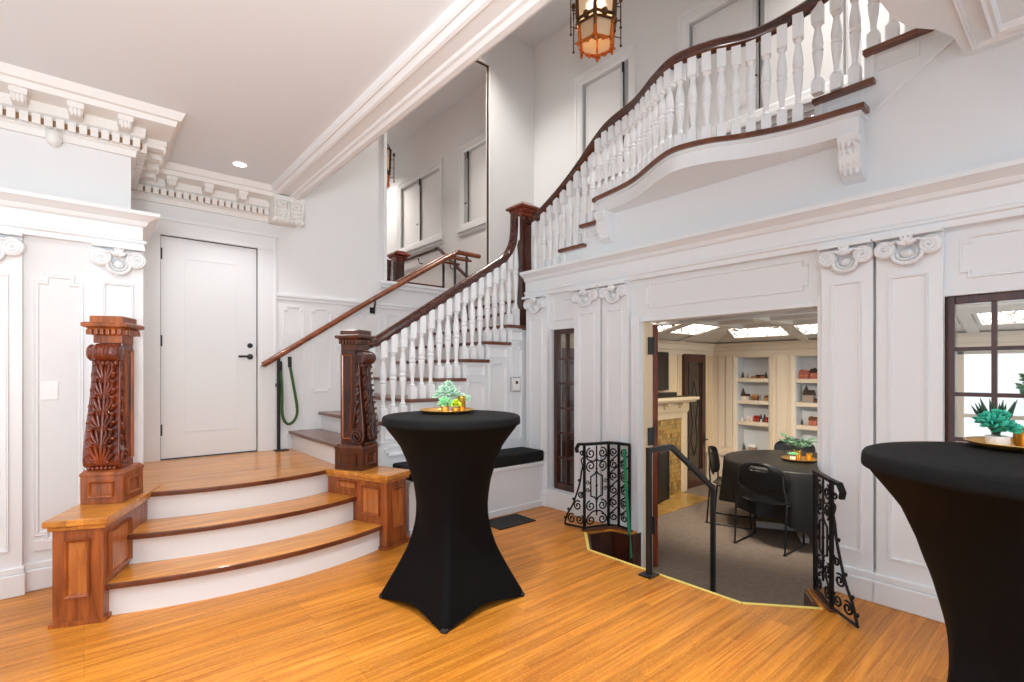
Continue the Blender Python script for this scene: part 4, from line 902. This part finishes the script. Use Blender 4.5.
MB().bx(4.40, 3.66, .965, 6.60, YB_ - .001, 1.005).bx(4.42, 3.69, .945, 6.58, YB_ - .001, .966).build('mantel_shelf', M_['cream'], fp, bevel=.006)
for x in (5.62, 5.98, 6.36, 4.75, 5.2): MB().bx(x - .045, 3.745, .885, x + .045, 3.83, .93).bx(x - .04, 3.78, .845, x + .04, 3.83, .89).build('mantel_bracket', M_['cream'], mf_, bevel=.01)
fb_ = MB().bx(5.10, 3.86, ZF, 5.98, 3.949, .34).build('firebox', M_['dark'], fp)
MB().bx(5.09, 3.835, .28, 5.99, 3.862, .345).bx(5.09, 3.835, ZF, 5.14, 3.862, .30).bx(5.94, 3.835, ZF, 5.99, 3.862, .30).build('firebox_frame', M_['iron'], fb_, bevel=.004)
MB().bx(4.62, 3.40, ZF, 6.46, 3.864, ZF + .006).build('hearth', M_['tilef'], fp)
sc_ = thing('fire_screen', 'dark iron folding screen standing in the fireplace', 'fire screen', (5.8, 3.78, ZF))
MB().obx((5.80, 3.74, -.03), (.34, .03, .64), R(12)).build('screen_panel', mat('brick patterned iron', (.02, .02, .02, 1), .5, .4, bump=.6, bscale=40), sc_)
MB().obx((5.80, 3.735, .30), (.36, .05, .03), R(12)).obx((5.965, 3.775, -.03), (.03, .05, .64), R(12)).build('screen_frame', M_['steel'], sc_)
tv = thing('television', 'black television mounted above the mantel', 'television', (5.55, YB_, 1.07))
th_ = MB().bx(4.95, 3.885, 1.10, 6.18, 3.948, 1.625).build('tv_housing', M_['plastic'], tv, bevel=.006); MB().bx(4.965, 3.881, 1.115, 6.165, 3.886, 1.61).build('tv_screen', M_['screen'], th_)
sb = thing('soundbar', 'black soundbar lying on the mantel under the television', 'soundbar', (5.6, 3.8, 1.006))
MB().bx(5.0, 3.76, 1.006, 6.18, 3.85, 1.075).build('soundbar_body', M_['plastic'], sb, bevel=.008); MB().bx(5.98, 3.757, 1.03, 6.01, 3.761, 1.05).build('indicator', M_['chrome'], sb)
rm = MB().bx(6.24, 3.76, 1.006, 6.48, 3.82, 1.022).build('remote_control', M_['steel'], bevel=.004); tag(rm, 'flat dark remote lying at the right end of the mantel', 'remote control')
# doors of the dining room
def pdoor(name, x0, x1, ztop, glassm):
    d = struct(name, ((x0 + x1) / 2, YB_, ZF)); y = YB_ - .045
    MB().bx(x0, y, ZF, x0 + .10, YB_, ztop).bx(x1 - .10, y, ZF, x1, YB_, ztop).bx(x0 + .10, y + .002, ztop - .12, x1 - .10, YB_, ztop).bx(x0 + .10, y + .002, ZF, x1 - .10, YB_, ZF + .25).build('door_leaf', M_['dmahog'], d, bevel=.004)
    MB().bx(x0 + .10, YB_ - .02, ZF + .25, x1 - .10, YB_ - .012, ztop - .12).build('door_glass', glassm, d)
    b = MB(); c = (x0 + x1) / 2
    for s in (-1, 1):
        b.tube([(c + s * q, YB_ - .024, z) for q, z in ((.0, .1), (.10, .35), (.04, .6), (.11, .9), (.0, 1.2))], .006, 5)
        b.tube([(c + s * .15, YB_ - .024, ZF + .25), (c + s * .15, YB_ - .024, ztop - .12)], .006, 5)
    b.build('lead_came', M_['dark'], d)
    MB().tube([(x1 - .05, y, .33), (x1 - .05, y - .05, .33), (x1 - .13, y - .05, .33)], .012, 6).bx(x1 - .075, y - .006, .25, x1 - .025, y, .43).build('door_handle', M_['steel'], d)
pdoor('door_2', 6.62, 7.22, 1.615, M_['stain']); pdoor('door_3', 3.86, 4.46, 1.62, M_['dmahog'])
d4 = struct('door_4', (3.80, 2.535, ZF)); Md = Matrix.Translation((3.775, 2.53, 0)) @ Matrix.Rotation(R(58), 4, 'Z')
MB(Md).bx(0, -.045, ZF + .01, .66, 0, 1.76).build('door_leaf', M_['mahog'], d4)
MB(Md).ring(rect(.1, -.1, .56, 1.62), .03, .012).build('door_moulding', M_['mahog'], d4)
for z in (1.50, .72, -.05): MB().lathe([(.016, 0), (.016, .15)], 8, (3.752, 2.512, z)).bx(3.68, 2.508, z, 3.752, 2.516, z + .15).build('hinge', M_['steel'], d4)
# round dining table, cloth, chairs
TX, TY, TZ, TR = 5.86, 2.11, .40, .735
dt = thing('dining_table', 'round dining table with pale trestle feet under a black cloth', 'table', (TX, TY, ZF))
MB().lathe([(.002, TZ - .03), (TR - .01, TZ - .03), (TR - .01, TZ - .006), (.002, TZ - .006)], 40, (TX, TY, 0)).build('tabletop', M_['cream'], dt)
for a in (R(28), R(118)):
    MB(Matrix.Translation((TX, TY, 0)) @ Matrix.Rotation(a, 4, 'Z')).bx(-.03, -.03, ZF + .03, .03, .03, TZ - .03).bx(-.42, -.035, ZF, .42, .035, ZF + .05).build('leg', M_['plate'], dt)
def drape():
    m = MB(); n = 96; loops = []
    for (k, z) in ((0, 0), (.5, 0), (.98, 0), (1.0, -.004), (1.012, -.02), (1.02, -.12), (1.03, -.24), (1.04, -.36), (1.045, -.48)):
        l = []
        for i in range(n):
            a = 2 * PI * i / n; f = max(0, (-z - .03) / .42)
            w = 1 + f * (.05 * math.sin(9 * a + 1) + .025 * math.sin(17 * a + .3))
            hem = 0 if z > -.4 else -.16 * max(0, math.cos(a - R(238))) ** 6 + .03 * math.sin(3 * a)
            l.append((TX + TR * k * w * math.cos(a) if k else TX, TY + TR * k * w * math.sin(a) if k else TY, TZ + z + hem))
        loops.append(l)
    return m.loft(loops, False)
tag(drape().build('tablecloth', M_['tcloth'], None, smooth=True, auto=60), 'black cloth draped over the round dining table', 'tablecloth')
def chair(label, x, y, rz):
    t = thing('stacking_chair', label, 'chair', (x, y, ZF), rz, 'black stacking chairs at the dining table')
    Mx = Matrix.Translation((x, y, ZF)) @ Matrix.Rotation(rz, 4, 'Z')
    s = MB(Mx); n = 8; loops = []
    for k in range(7):
        yy = -.19 + .40 * k / 6; l = []
        for i in range(n + 1):
            xx = -.215 + .43 * i / n; l.append((xx * (1 - .08 * (k == 0) - .05 * (k == 6)), yy, .455 - .018 * math.cos(PI * xx / .43) - (.018 if k == 6 else 0) + .012 * (k == 0)))
        loops.append(l)
    s.loft(loops, False, False); s.build('seat', M_['plastic'], t, smooth=True, solid=.012, subsurf=1)
    b = MB(Mx); rows = 8; cols = 10; vs = []; fs = []
    for j in range(rows + 1):
        q = j / rows; z = .53 + .30 * q; w = .238 * (1 - abs(2 * q - 1) ** 4) ** .34 if 0 < q < 1 else .12
        for i in range(cols + 1):
            u = 2 * i / cols - 1; vs.append((w * u * (1 - .06 * (abs(2 * q - 1) ** 3)), -.215 - .045 * q + .055 * u * u, z + .02 * (1 - u * u) * (q - .3)))
    for j in range(rows):
        for i in range(cols):
            if j == rows - 2 and 3 <= i <= 6: continue
            a = j * (cols + 1) + i; fs.append((a, a + 1, a + cols + 2, a + cols + 1))
    b.add(vs, fs); b.build('backrest', M_['plastic'], t, smooth=True, solid=.012, subsurf=1)
    for sx in (-1, 1):
        X = sx * .235
        MB(Mx).tube(cr([(sx * .205, -.20, .74), (sx * .215, -.205, .60), (X, -.195, .46), (X, -.225, .06), (X, -.20, .012), (X, .16, .012), (X, .215, .012), (X, .225, .06), (X, .20, .40), (X - sx * .01, .17, .435), (X - sx * .02, -.12, .438)], 5), .0095, 6).build('leg', M_['chrome'], t, smooth=True)
chair('black stacking chair in front of the dining table, back to the hall', 5.17, 2.13, -R(90))
chair('black stacking chair left of the dining table, by the fireplace', 5.65, 2.735, R(197))
chair('black stacking chair behind the dining table, by the shelves', 6.83, 2.50, R(112))
# ================================================================== COCKTAIL TABLES AND DECOR
def cocktail(label, cx, cy, rot, seam):
    t = thing('cocktail_table', label, 'table', (cx, cy, 0), 0, 'cocktail tables in black stretch covers')
    n = 96; loops = []; circ = [(0, .30), (.25, .21), (.45, .199), (.55, .204), (.7, .231), (.82, .266), (.92, .308), (1.0, .368), (1.045, .404)]
    cor = [(0, .445), (.03, .435), (.1, .392), (.2, .332), (.3, .284), (.4, .255), (.5, .24), (.6, .238), (.7, .248), (.8, .27), (1.1, .41)]
    for q in [k / 30 for k in range(31)]:
        l = []
        for i in range(n):
            a = 2 * PI * i / n; d = ((a - rot + PI / 4) % (PI / 2)) - PI / 4              # 0 at a foot
            m = 1 - abs(d) / (PI / 4); dm = PI / 4 - abs(d)                               # dm: angle from the mid side
            zb = .048 * (1 - (1 - abs(d) / (PI / 4)) ** 1.8)
            z = zb + (1.05 - zb) * q
            s = max(0, min(1, (.80 - z) / .62)); s = s * s * (3 - 2 * s)
            rc = interp(cor, z); ch = rc * math.cos(PI / 4) / math.cos(PI / 4 - abs(d)) * (.965 + .035 * (1 - abs(d) / (PI / 4)) ** 2)
            r = (1 - s) * interp(circ, z) + s * ch
            l.append((cx + r * math.cos(a), cy + r * math.sin(a), z))
        loops.append(l)
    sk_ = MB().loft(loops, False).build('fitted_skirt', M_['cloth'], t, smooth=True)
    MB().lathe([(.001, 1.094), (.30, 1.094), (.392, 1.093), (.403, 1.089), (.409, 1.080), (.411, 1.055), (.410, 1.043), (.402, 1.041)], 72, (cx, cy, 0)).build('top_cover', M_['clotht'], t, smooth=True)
    for k in range(4): MB().lathe([(.022, 0), (.024, .012), (.018, .02)], 8, (cx + .415 * math.cos(rot + k * PI / 2), cy + .415 * math.sin(rot + k * PI / 2), 0)).build('foot', M_['dark'], sk_)
cocktail('black covered cocktail table standing in the middle of the hall', 1.685, 2.53, R(231), 0)
cocktail('black covered cocktail table cut off by the right edge of the photo', 2.112, .130, R(47), 0)
def tray(label, x, y, z, r, n=40):
    t = MB(); pr = [(.001, .006), (r * .8, .006), (r * .93, .012), (r, .020), (r * 1.0, .023), (r * .92, .014), (r * .8, .002), (r * .5, 0), (.001, 0)]
    t.lathe(pr, n, (x, y, z)); o = t.build('tray', M_['gold'], None, smooth=True); tag(o, label, 'tray', 'round gold trays')
tray('round gold tray on the middle cocktail table', 1.735, 2.66, 1.0945, .172)
tray('round gold tray on the right cocktail table', 2.375, .159, 1.0945, .155)
tray('round gold tray on the dining table', 5.86, 2.10, .401, .175)
def rosette(mb, c, r, n=7, layers=3, tilt=.5):
    for L in range(layers):
        for k in range(n - L):
            a = 2 * PI * k / (n - L) + L * .4; el = .25 + .42 * L; rr = r * (1 - .24 * L)
            m = Matrix.Rotation(a, 4, 'Z') @ Matrix.Rotation(-el, 4, 'Y')
            p = Vector(c) + (m.to_3x3() @ Vector((rr * .55, 0, 0)))
            mb.ball(tuple(p), (rr * .5, rr * .27, rr * .10), m, 6, 4)
def puff(mb, c, r, n=26):
    for k in range(n):
        z = 1 - 1.35 * (k + .5) / n; a = k * 2.399963; q = math.sqrt(max(0, 1 - z * z))
        d = Vector((q * math.cos(a), q * math.sin(a), z)); rr = r * random.uniform(.75, 1.05)
        m = d.to_track_quat('X', 'Z').to_matrix().to_4x4() @ Matrix.Rotation(random.uniform(0, 3), 4, 'X')
        mb.ball(tuple(Vector(c) + d * rr * .62), (rr * .42, rr * .27, rr * .09), m, 6, 4)
def votive(label, x, y, z, r, h):
    v = MB().lathe([(r * .8, 0), (r, h * .1), (r, h), (r * .9, h), (r * .88, h * .15), (.001, h * .12)], 16, (x, y, z)).build('candle_holder', M_['gglass'], None, smooth=True, auto=50)
    tag(v, label, 'candle holder', 'gold glass candle holders')
def plant(name, label, x, y, z, pot, parts, cat='plant'):
    t = thing(name, label, cat, (x, y, z))
    if pot:
        r, h, m = pot; MB().lathe([(r * .75, 0), (r, h * .3), (r, h), (r * .88, h), (.001, h * .85)], 14, (x, y, z)).build('pot', m, t, smooth=True, auto=50)
    for nm, mb, m in parts: mb.build(nm, m, t, smooth=True)
# middle table arrangement, on the tray
bx_, by_, bz = 1.735, 2.66, 1.101
a = MB(); puff(a, (bx_ - .05, by_ - .05, bz + .058), .052, 34); plant('succulent', 'mint green succulent on the middle table tray, leftmost', bx_ - .05, by_ - .05, bz, (.026, .04, M_['gold']), [('leaf_rosette', a, M_['leafm'])])
a = MB(); puff(a, (bx_ + .005, by_ - .085, bz + .048), .042, 30); plant('succulent', 'lime yellow succulent at the front of the middle table tray', bx_ + .005, by_ - .085, bz, (.022, .03, M_['gold']), [('leaf_rosette', a, M_['leafy'])])
a = MB()
for c, r in (((-.04, .03, .10), .046), ((.03, -.01, .12), .046), ((-.01, .02, .135), .044), ((.05, .0, .10), .042), ((.085, -.02, .085), .04), ((.012, 0, .17), .032), ((.11, -.06, .075), .032)): puff(a, (bx_ + c[0], by_ + c[1], bz + c[2]), r * 1.1)
plant('flower_arrangement', 'pale sage flower cluster on the middle table tray', bx_ + .015, by_, bz, (.03, .07, M_['pot']), [('petal_cluster', a, M_['leafp'])], 'flowers')
votive('gold candle holder on the middle table tray, rightmost', bx_ + .075, by_ - .05, bz, .025, .10); votive('short gold candle holder on the middle table tray, front right', bx_ + .05, by_ - .085, bz, .022, .045)
# right table arrangement
bx_, by_, bz = 2.378, .156, 1.101
a = MB()
for c, r in (((-.06, .075, .075), .042), ((-.035, .045, .058), .040), ((-.02, .095, .085), .036), ((-.045, .06, .10), .030)): puff(a, (bx_ + c[0], by_ + c[1], bz + c[2]), r * 1.05, 30)
s = MB().tube([(bx_ - .05, by_ + .06, bz), (bx_ - .05, by_ + .065, bz + .05)], .005, 6)
plant('succulent', 'teal green succulent cluster on the right table tray', bx_ - .05, by_ + .065, bz, (.03, .035, M_['pot']), [('leaf_rosette', a, M_['leaft']), ('stem', s, M_['leafd'])])
a = MB(); random.seed(3); ac = Vector((bx_ + .015, by_ + .075, bz + .035))
for k in range(18):
    an = 2 * PI * k / 18 + random.uniform(-.15, .15); ln = random.uniform(.085, .135); sp = random.uniform(.2, .75)
    d = Vector((math.cos(an) * sp, math.sin(an) * sp, 1)).normalized()
    a.tube([tuple(ac), tuple(ac + d * ln * .45), tuple(ac + d * ln * .8 + Vector((0, 0, -.004))), tuple(ac + d * ln)], .0085, 5, [.8, 1, .6, .08])
plant('aloe', 'dark spiky aloe behind the succulents on the right table tray', ac.x, ac.y, bz, (.03, .03, M_['pot']), [('spiky_leaf', a, M_['leafd'])])
votive('gold mercury glass candle holder on the right table tray', bx_ + .03, by_ + .01, bz, .027, .06)
a = MB(); b = MB(); base = Vector((bx_ + .10, by_ - .03, bz))
for tip in ((-.085, .03, .235), (.03, -.05, .26), (.06, .05, .2)):
    P = cr([base + Vector((0, 0, .06)), base + Vector(tip) * .55 + Vector((0, 0, .05)), base + Vector(tip)], 6)
    b.tube(P, .0025, 5)
    for i in range(4, len(P)):
        for s_ in (-1, 1):
            a.ball(tuple(P[i] + Vector((.016 * s_, .012 * s_, .004))), (.017, .012, .003), Matrix.Rotation(i * 1.1, 4, 'Z') @ Matrix.Rotation(.5 * s_, 4, 'X'), 7, 4)
plant('eucalyptus_sprig', 'eucalyptus sprigs in a gold pot at the far side of the right table tray', base.x, base.y, bz, (.026, .07, M_['gglass']), [('leaf', a, M_['eucal']), ('stem', b, M_['leafd'])])
# dining table arrangement
bx_, by_, bz = 5.86, 2.10, .407
a = MB(); b = MB(); base = Vector((bx_, by_ + .02, bz)); random.seed(11)
for k in range(9):
    an = 2 * PI * k / 9; tip = Vector((math.cos(an) * .15, math.sin(an) * .17, random.uniform(.15, .27)))
    P = cr([base + Vector((0, 0, .08)), base + tip * .5 + Vector((0, 0, .07)), base + tip], 4); b.tube(P, .003, 4)
    for i in range(3, len(P)): a.ball(tuple(P[i]), (.032, .02, .005), Matrix.Rotation(i * 1.3 + k, 4, 'Z') @ Matrix.Rotation(.6, 4, 'X'), 6, 4)
plant('eucalyptus_bunch', 'grey green leafy bunch in a gold pot on the dining table tray', bx_, by_ + .02, bz, (.04, .10, M_['gglass']), [('leaf', a, M_['eucal']), ('stem', b, M_['leafd'])])
a = MB(); rosette(a, (bx_ - .07, by_ + .04, bz + .055), .06); plant('succulent', 'mint succulent on the dining table tray', bx_ - .07, by_ + .04, bz, (.03, .04, M_['pot']), [('leaf_rosette', a, M_['leafm'])])
votive('gold candle holder on the dining table tray', bx_ + .02, by_ - .09, bz, .032, .08)
# ================================================================== SMALL FIXTURES
sw = thing('light_switch', 'white switch plate on the left wall panel', 'light switch', (-.172, 4.30, 1.2))
sp_ = MB().bx(-.205, 4.293, 1.175, -.125, 4.30, 1.29).build('switch_plate', M_['plate'], sw, bevel=.002); MB().bx(-.175, 4.289, 1.205, -.155, 4.294, 1.26).build('rocker', M_['plate'], sp_)
ou = thing('wall_outlet', 'white outlet plate low on the left wall beside the wooden pedestal', 'outlet', (-.2, 4.30, .22))
MB().bx(-.235, 4.292, .235, -.115, 4.30, .30).build('outlet_plate', M_['plate'], ou, bevel=.002); MB().bx(-.205, 4.290, .255, -.145, 4.293, .28).build('socket', M_['plate'], ou)
th = thing('thermostat', 'pale wall box with a dark square display on the stair panelling', 'thermostat', (3.45, 3.99, 1.2))
MB().bx(3.40, 3.965, 1.155, 3.50, 3.999, 1.285).build('thermostat_body', M_['plate'], th, bevel=.004); MB().bx(3.435, 3.962, 1.225, 3.465, 3.966, 1.255).build('display', M_['screen'], th)
MB().bx(3.385, 3.985, 1.14, 3.515, 3.9995, 1.30).build('back_plate', mat('grey plate', (.42, .42, .43, 1), .5), th)
gr = thing('floor_grille', 'dark metal floor grille in front of the window seat', 'floor vent', (2.9, 3.46, 0))
GP = [(2.70, 3.32), (3.12, 3.32), (3.12, 3.60), (2.70, 3.60)]
g = MB().bx(2.70, 3.32, .0, 3.12, 3.335, .008).bx(2.70, 3.585, .0, 3.12, 3.60, .008).bx(2.70, 3.32, 0, 2.715, 3.60, .008).bx(3.105, 3.32, 0, 3.12, 3.60, .008); g.build('grille_frame', M_['iron'], gr)
g = MB()
for k in range(13): g.bx(2.72 + .03 * k, 3.335, .001, 2.733 + .03 * k, 3.585, .006)
for k in range(7): g.bx(2.715, 3.35 + .035 * k, .001, 3.105, 3.36 + .035 * k, .006)
g.build('grille_bar', M_['steel'], gr)
MB().bx(2.71, 3.33, .0004, 3.11, 3.59, .001).build('duct_opening', M_['dark'], gr)
def can(label, x, y, vis=True, power=60, blend=.6, size=110):
    t = thing('downlight', label, 'ceiling light', (x, y, ZC), 0, 'recessed ceiling downlights')
    MB().lathe([(.052, -.001), (.052, -.004), (.001, -.004)], 24, (x, y, ZC)).build('lens', M_['can'], t)
    MB().lathe([(.052, 0), (.052, -.008), (.062, -.008), (.066, 0)], 24, (x, y, ZC)).build('trim_ring', M_['trim'], t)
    l = bpy.data.lights.new('downlight_beam', 'SPOT'); l.energy = power; l.spot_size = R(size); l.spot_blend = blend; l.shadow_soft_size = .05; l.color = (.96, .98, 1)
    o = bpy.data.objects.new('downlight_beam', l); COL.objects.link(o); o.location = (x, y, ZC - .03); par(o, t)
can('round recessed downlight in the ceiling near the entrance door', 1.02, 4.80, True, 22)
can('recessed downlight in the ceiling above the middle of the hall', 1.0, 1.6, True, 120, .5, 82)
can('added unseen fill light in the ceiling at the left of the hall', -1.2, 1.6, True, 70, .8, 120)  # added out of view to brighten the left wall and floor
can('recessed downlight in the ceiling behind the camera', 1.0, -1.2, True, 35)
can('added unseen fill light in the hall ceiling just in front of the left wall', -.15, 2.75, True, 24, .9, 150)  # extra unseen spot put in to wash the left wall
can('added unseen fill light in the hall ceiling at the far left', -1.3, 2.9, True, 34, .9, 150)  # another spot added out of view to lift the left wall
# lantern
LX, LY, LZ = 3.73, 3.13, 4.36
la = thing('hanging_lantern', 'bronze six sided hanging lantern with frosted panes over the stair', 'lantern', (LX, LY, LZ))
Ml = Matrix.Translation((LX, LY, LZ)) @ Matrix.Rotation(R(37), 4, 'Z')
def hexp(r, z, k=0): return [(r * math.cos(R(60 * i + k)), r * math.sin(R(60 * i + k)), z) for i in range(6)]
up_, lo_ = MB(Ml), MB(Ml)
for i in range(6):
    j = (i + 1) % 6
    A, B, C, D = hexp(.195, .33), hexp(.21, .70), hexp(.17, .12), hexp(.185, .29)
    up_.tube([A[i], B[i]], .018, 6); lo_.tube([C[i], D[i]], .017, 6)
    lo_.tube([C[i], C[j]], .008, 6); up_.tube([D[i], D[j]], .011, 6); up_.tube([A[i], A[j]], .014, 6); up_.tube([B[i], B[j]], .016, 6)
    mid = (Vector(A[i]) + Vector(A[j])) / 2
    up_.ball(tuple(mid), (.034, .034, .04), None, 6, 4); up_.ball(tuple(Vector(D[i]) * 1.03), (.022, .022, .035), None, 6, 4)
    lo_.ball((C[i][0], C[i][1], .085), (.016, .016, .028), None, 7, 5); lo_.ball((C[i][0] * .97, C[i][1] * .97, .12), (.026, .026, .016), None, 7, 4)
    lm = (Vector(C[i]) + Vector(C[j])) / 2; lo_.ball(tuple(lm + Vector((0, 0, -.018))), (.024, .024, .018), None, 6, 4)
    T = hexp(.07, .90); up_.tube([tuple(q) for q in cr([B[i], Vector(B[i]) * .8 + Vector((0, 0, .22)), T[i]], 4)], .009, 6)
    # outer rods with ball ends
    Rr = hexp(.265, 0)[i]; rd = MB(Ml); rd.tube([(Rr[0], Rr[1], .17), (Rr[0], Rr[1], .60)], .0065, 6)
    for z in (.24, .40, .54): rd.tube([(Rr[0], Rr[1], z), tuple(Vector((Rr[0], Rr[1], z)) * .66 + Vector((0, 0, z * .34)))], .005, 5)
    rd.ball((Rr[0], Rr[1], .165), .014, None, 7, 5); rd.ball((Rr[0], Rr[1], .62), (.022, .022, .034), None, 7, 5); rd.build('side_rod', M_['brass'], la, smooth=True)
for i in range(6):
    c_ = Vector(hexp(.17, .12)[i]); e_ = Vector(hexp(.17, .12)[(i + 1) % 6]); d_ = (e_ - c_).normalized(); o_ = Vector((c_.x, c_.y, 0)).normalized()
    for s_ in (-1, 1): lo_.ball(tuple(c_ + d_ * .022 * s_ + Vector((0, 0, -.01))), (.018, .012, .022), Matrix.Rotation(R(60 * i), 4, 'Z') @ Matrix.Rotation(R(30 * s_), 4, 'X'), 6, 4)
    for t_ in (.3, .5, .7): lo_.ball(tuple(c_.lerp(e_, t_) + Vector((0, 0, -.012 - .014 * (t_ == .5)))), (.013, .013, .02), None, 6, 4)
    lo_.tube([tuple(c_ + Vector((0, 0, .15))), tuple(c_ * 1.06 + Vector((0, 0, .17))), tuple(c_ * 1.08 + Vector((0, 0, .14)))], .009, 5)
up_.build('upper_frame', M_['brass'], la, smooth=True); lo_.build('lower_frame', M_['amberlit'], la, smooth=True)
MB(Ml).loft([hexp(.186, .345), hexp(.20, .685)], False).build('upper_pane', M_['frost'], la); MB(Ml).loft([hexp(.162, .13), hexp(.176, .285)], False).build('lower_pane', M_['frost2'], la)
MB(Ml).lathe([(.002, .38), (.022, .40), (.03, .44), (.022, .48), (.008, .50)], 12).build('bulb', M_['bulb'], la, smooth=True)
chn = MB(Ml)
z = .90
while z < 1.77: chn.lathe([(.012, z), (.016, z + .012), (.012, z + .026)], 6); z += .03
chn.lathe([(.06, 1.74), (.05, 1.775)], 12); chn.build('chain', M_['brass'], la)
lt = bpy.data.lights.new('lantern_glow', 'POINT'); lt.energy = 3; lt.color = (1, .72, .45); lt.shadow_soft_size = .05
o = bpy.data.objects.new('lantern_glow', lt); COL.objects.link(o); o.location = (LX, LY, LZ + .46); par(o, la)
# ceiling lamps of the stair hall (out of the frame, on its high ceiling)
def lamp(label, x, y, z, power, col, spot=None):
    t = thing('downlight', label, 'ceiling light', (x, y, z), 0, 'recessed ceiling downlights')
    MB().lathe([(.062, 0), (.055, -.008), (.001, -.008)], 20, (x, y, z)).build('lens', M_['can'], t)
    l = bpy.data.lights.new('downlight_beam', 'SPOT'); l.energy = power; l.color = col; l.shadow_soft_size = .12; l.spot_size = R(118); l.spot_blend = .8
    o = bpy.data.objects.new('downlight_beam', l); COL.objects.link(o); o.location = (x, y, z - .03); par(o, t)
lamp('recessed downlight in the stair hall ceiling near the mirror', 3.6, 4.9, 6.14, 230, (1, .95, .89)); lamp('recessed downlight in the stair hall ceiling by the far windows', 4.2, .9, 6.14, 300, (1, .94, .88)); lamp('recessed downlight in the stair hall ceiling above the balcony', 2.6, 2.2, 6.14, 60, (1, .98, .97))
def dining_fill(label, x, y, power):  # lamps added out of view to brighten the dining room
    z = 1.975; t = thing('downlight', label, 'ceiling light', (x, y, z), 0, 'recessed ceiling downlights')
    MB().lathe([(.055, 0), (.05, -.006), (.001, -.006)], 20, (x, y, z)).build('lens', M_['can'], t)
    l = bpy.data.lights.new('downlight_beam', 'SPOT'); l.energy = power; l.color = (1, .9, .76); l.shadow_soft_size = .1; l.spot_size = R(92); l.spot_blend = .9
    o = bpy.data.objects.new('downlight_beam', l); COL.objects.link(o); o.location = (x, y, z - .10); o.rotation_euler = (Vector((6.4, 2.7, -.25)) - Vector((x, y, z))).to_track_quat('-Z', 'Y').to_euler(); par(o, t)
dining_fill('added unseen dining room fill light nearest the fireplace', 4.45, 2.95, 100); dining_fill('added unseen dining room fill light just inside the opening', 4.4, 1.85, 100); dining_fill('added unseen dining room fill light beyond the right window', 5.45, .4, 60)
# ================================================================== DAYLIGHT, CAMERA, LOOK
w = bpy.data.worlds.new('daylight'); scene.world = w; w.use_nodes = True
w.node_tree.nodes['Background'].inputs[0].default_value = (.90, .97, 1.05, 1); w.node_tree.nodes['Background'].inputs[1].default_value = .85
# added unseen spots aimed at the ceilings, offsetting the floor's orange bounce
def bounce(p, aim, power, size):
    l = bpy.data.lights.new('bounce_fill', 'SPOT'); l.energy = power; l.color = (.88, .96, 1); l.spot_size = R(size); l.spot_blend = 1; l.shadow_soft_size = .4
    o = bpy.data.objects.new('bounce_fill', l); COL.objects.link(o); o.location = p
    o.rotation_euler = (Vector(aim) - Vector(p)).to_track_quat('-Z', 'Y').to_euler()
bounce((-.6, -.9, 1.5), (.9, 3.0, 3.35), 340, 88); bounce((-.4, -1.0, 1.5), (-.4, -.8, 3.1), 560, 140); bounce((5.4, -.5, .3), (5.8, .6, 2), 70, 150)
cd = bpy.data.cameras.new('camera'); co = bpy.data.objects.new('camera', cd); COL.objects.link(co)
F_ = 501.66; cd.sensor_width = 36; cd.lens = 36 * F_ / 1024; cd.shift_y = 31 / 1024; cd.clip_start = .05
co.location = (0, 0, 1.35); co.rotation_euler = (R(90), 0, -math.radians(40.4697)); scene.camera = co
vs_ = scene.view_settings; vs_.view_transform = 'Standard'; vs_.look = 'None'; vs_.gamma = 1; vs_.use_curve_mapping = False; vs_.exposure = EXPOSURE
scene.cycles.use_denoising = True
scene.cycles.max_bounces = 10; scene.cycles.diffuse_bounces = 6; scene.cycles.transmission_bounces = 8; scene.cycles.glossy_bounces = 5
scene.cycles.sample_clamp_indirect = 6
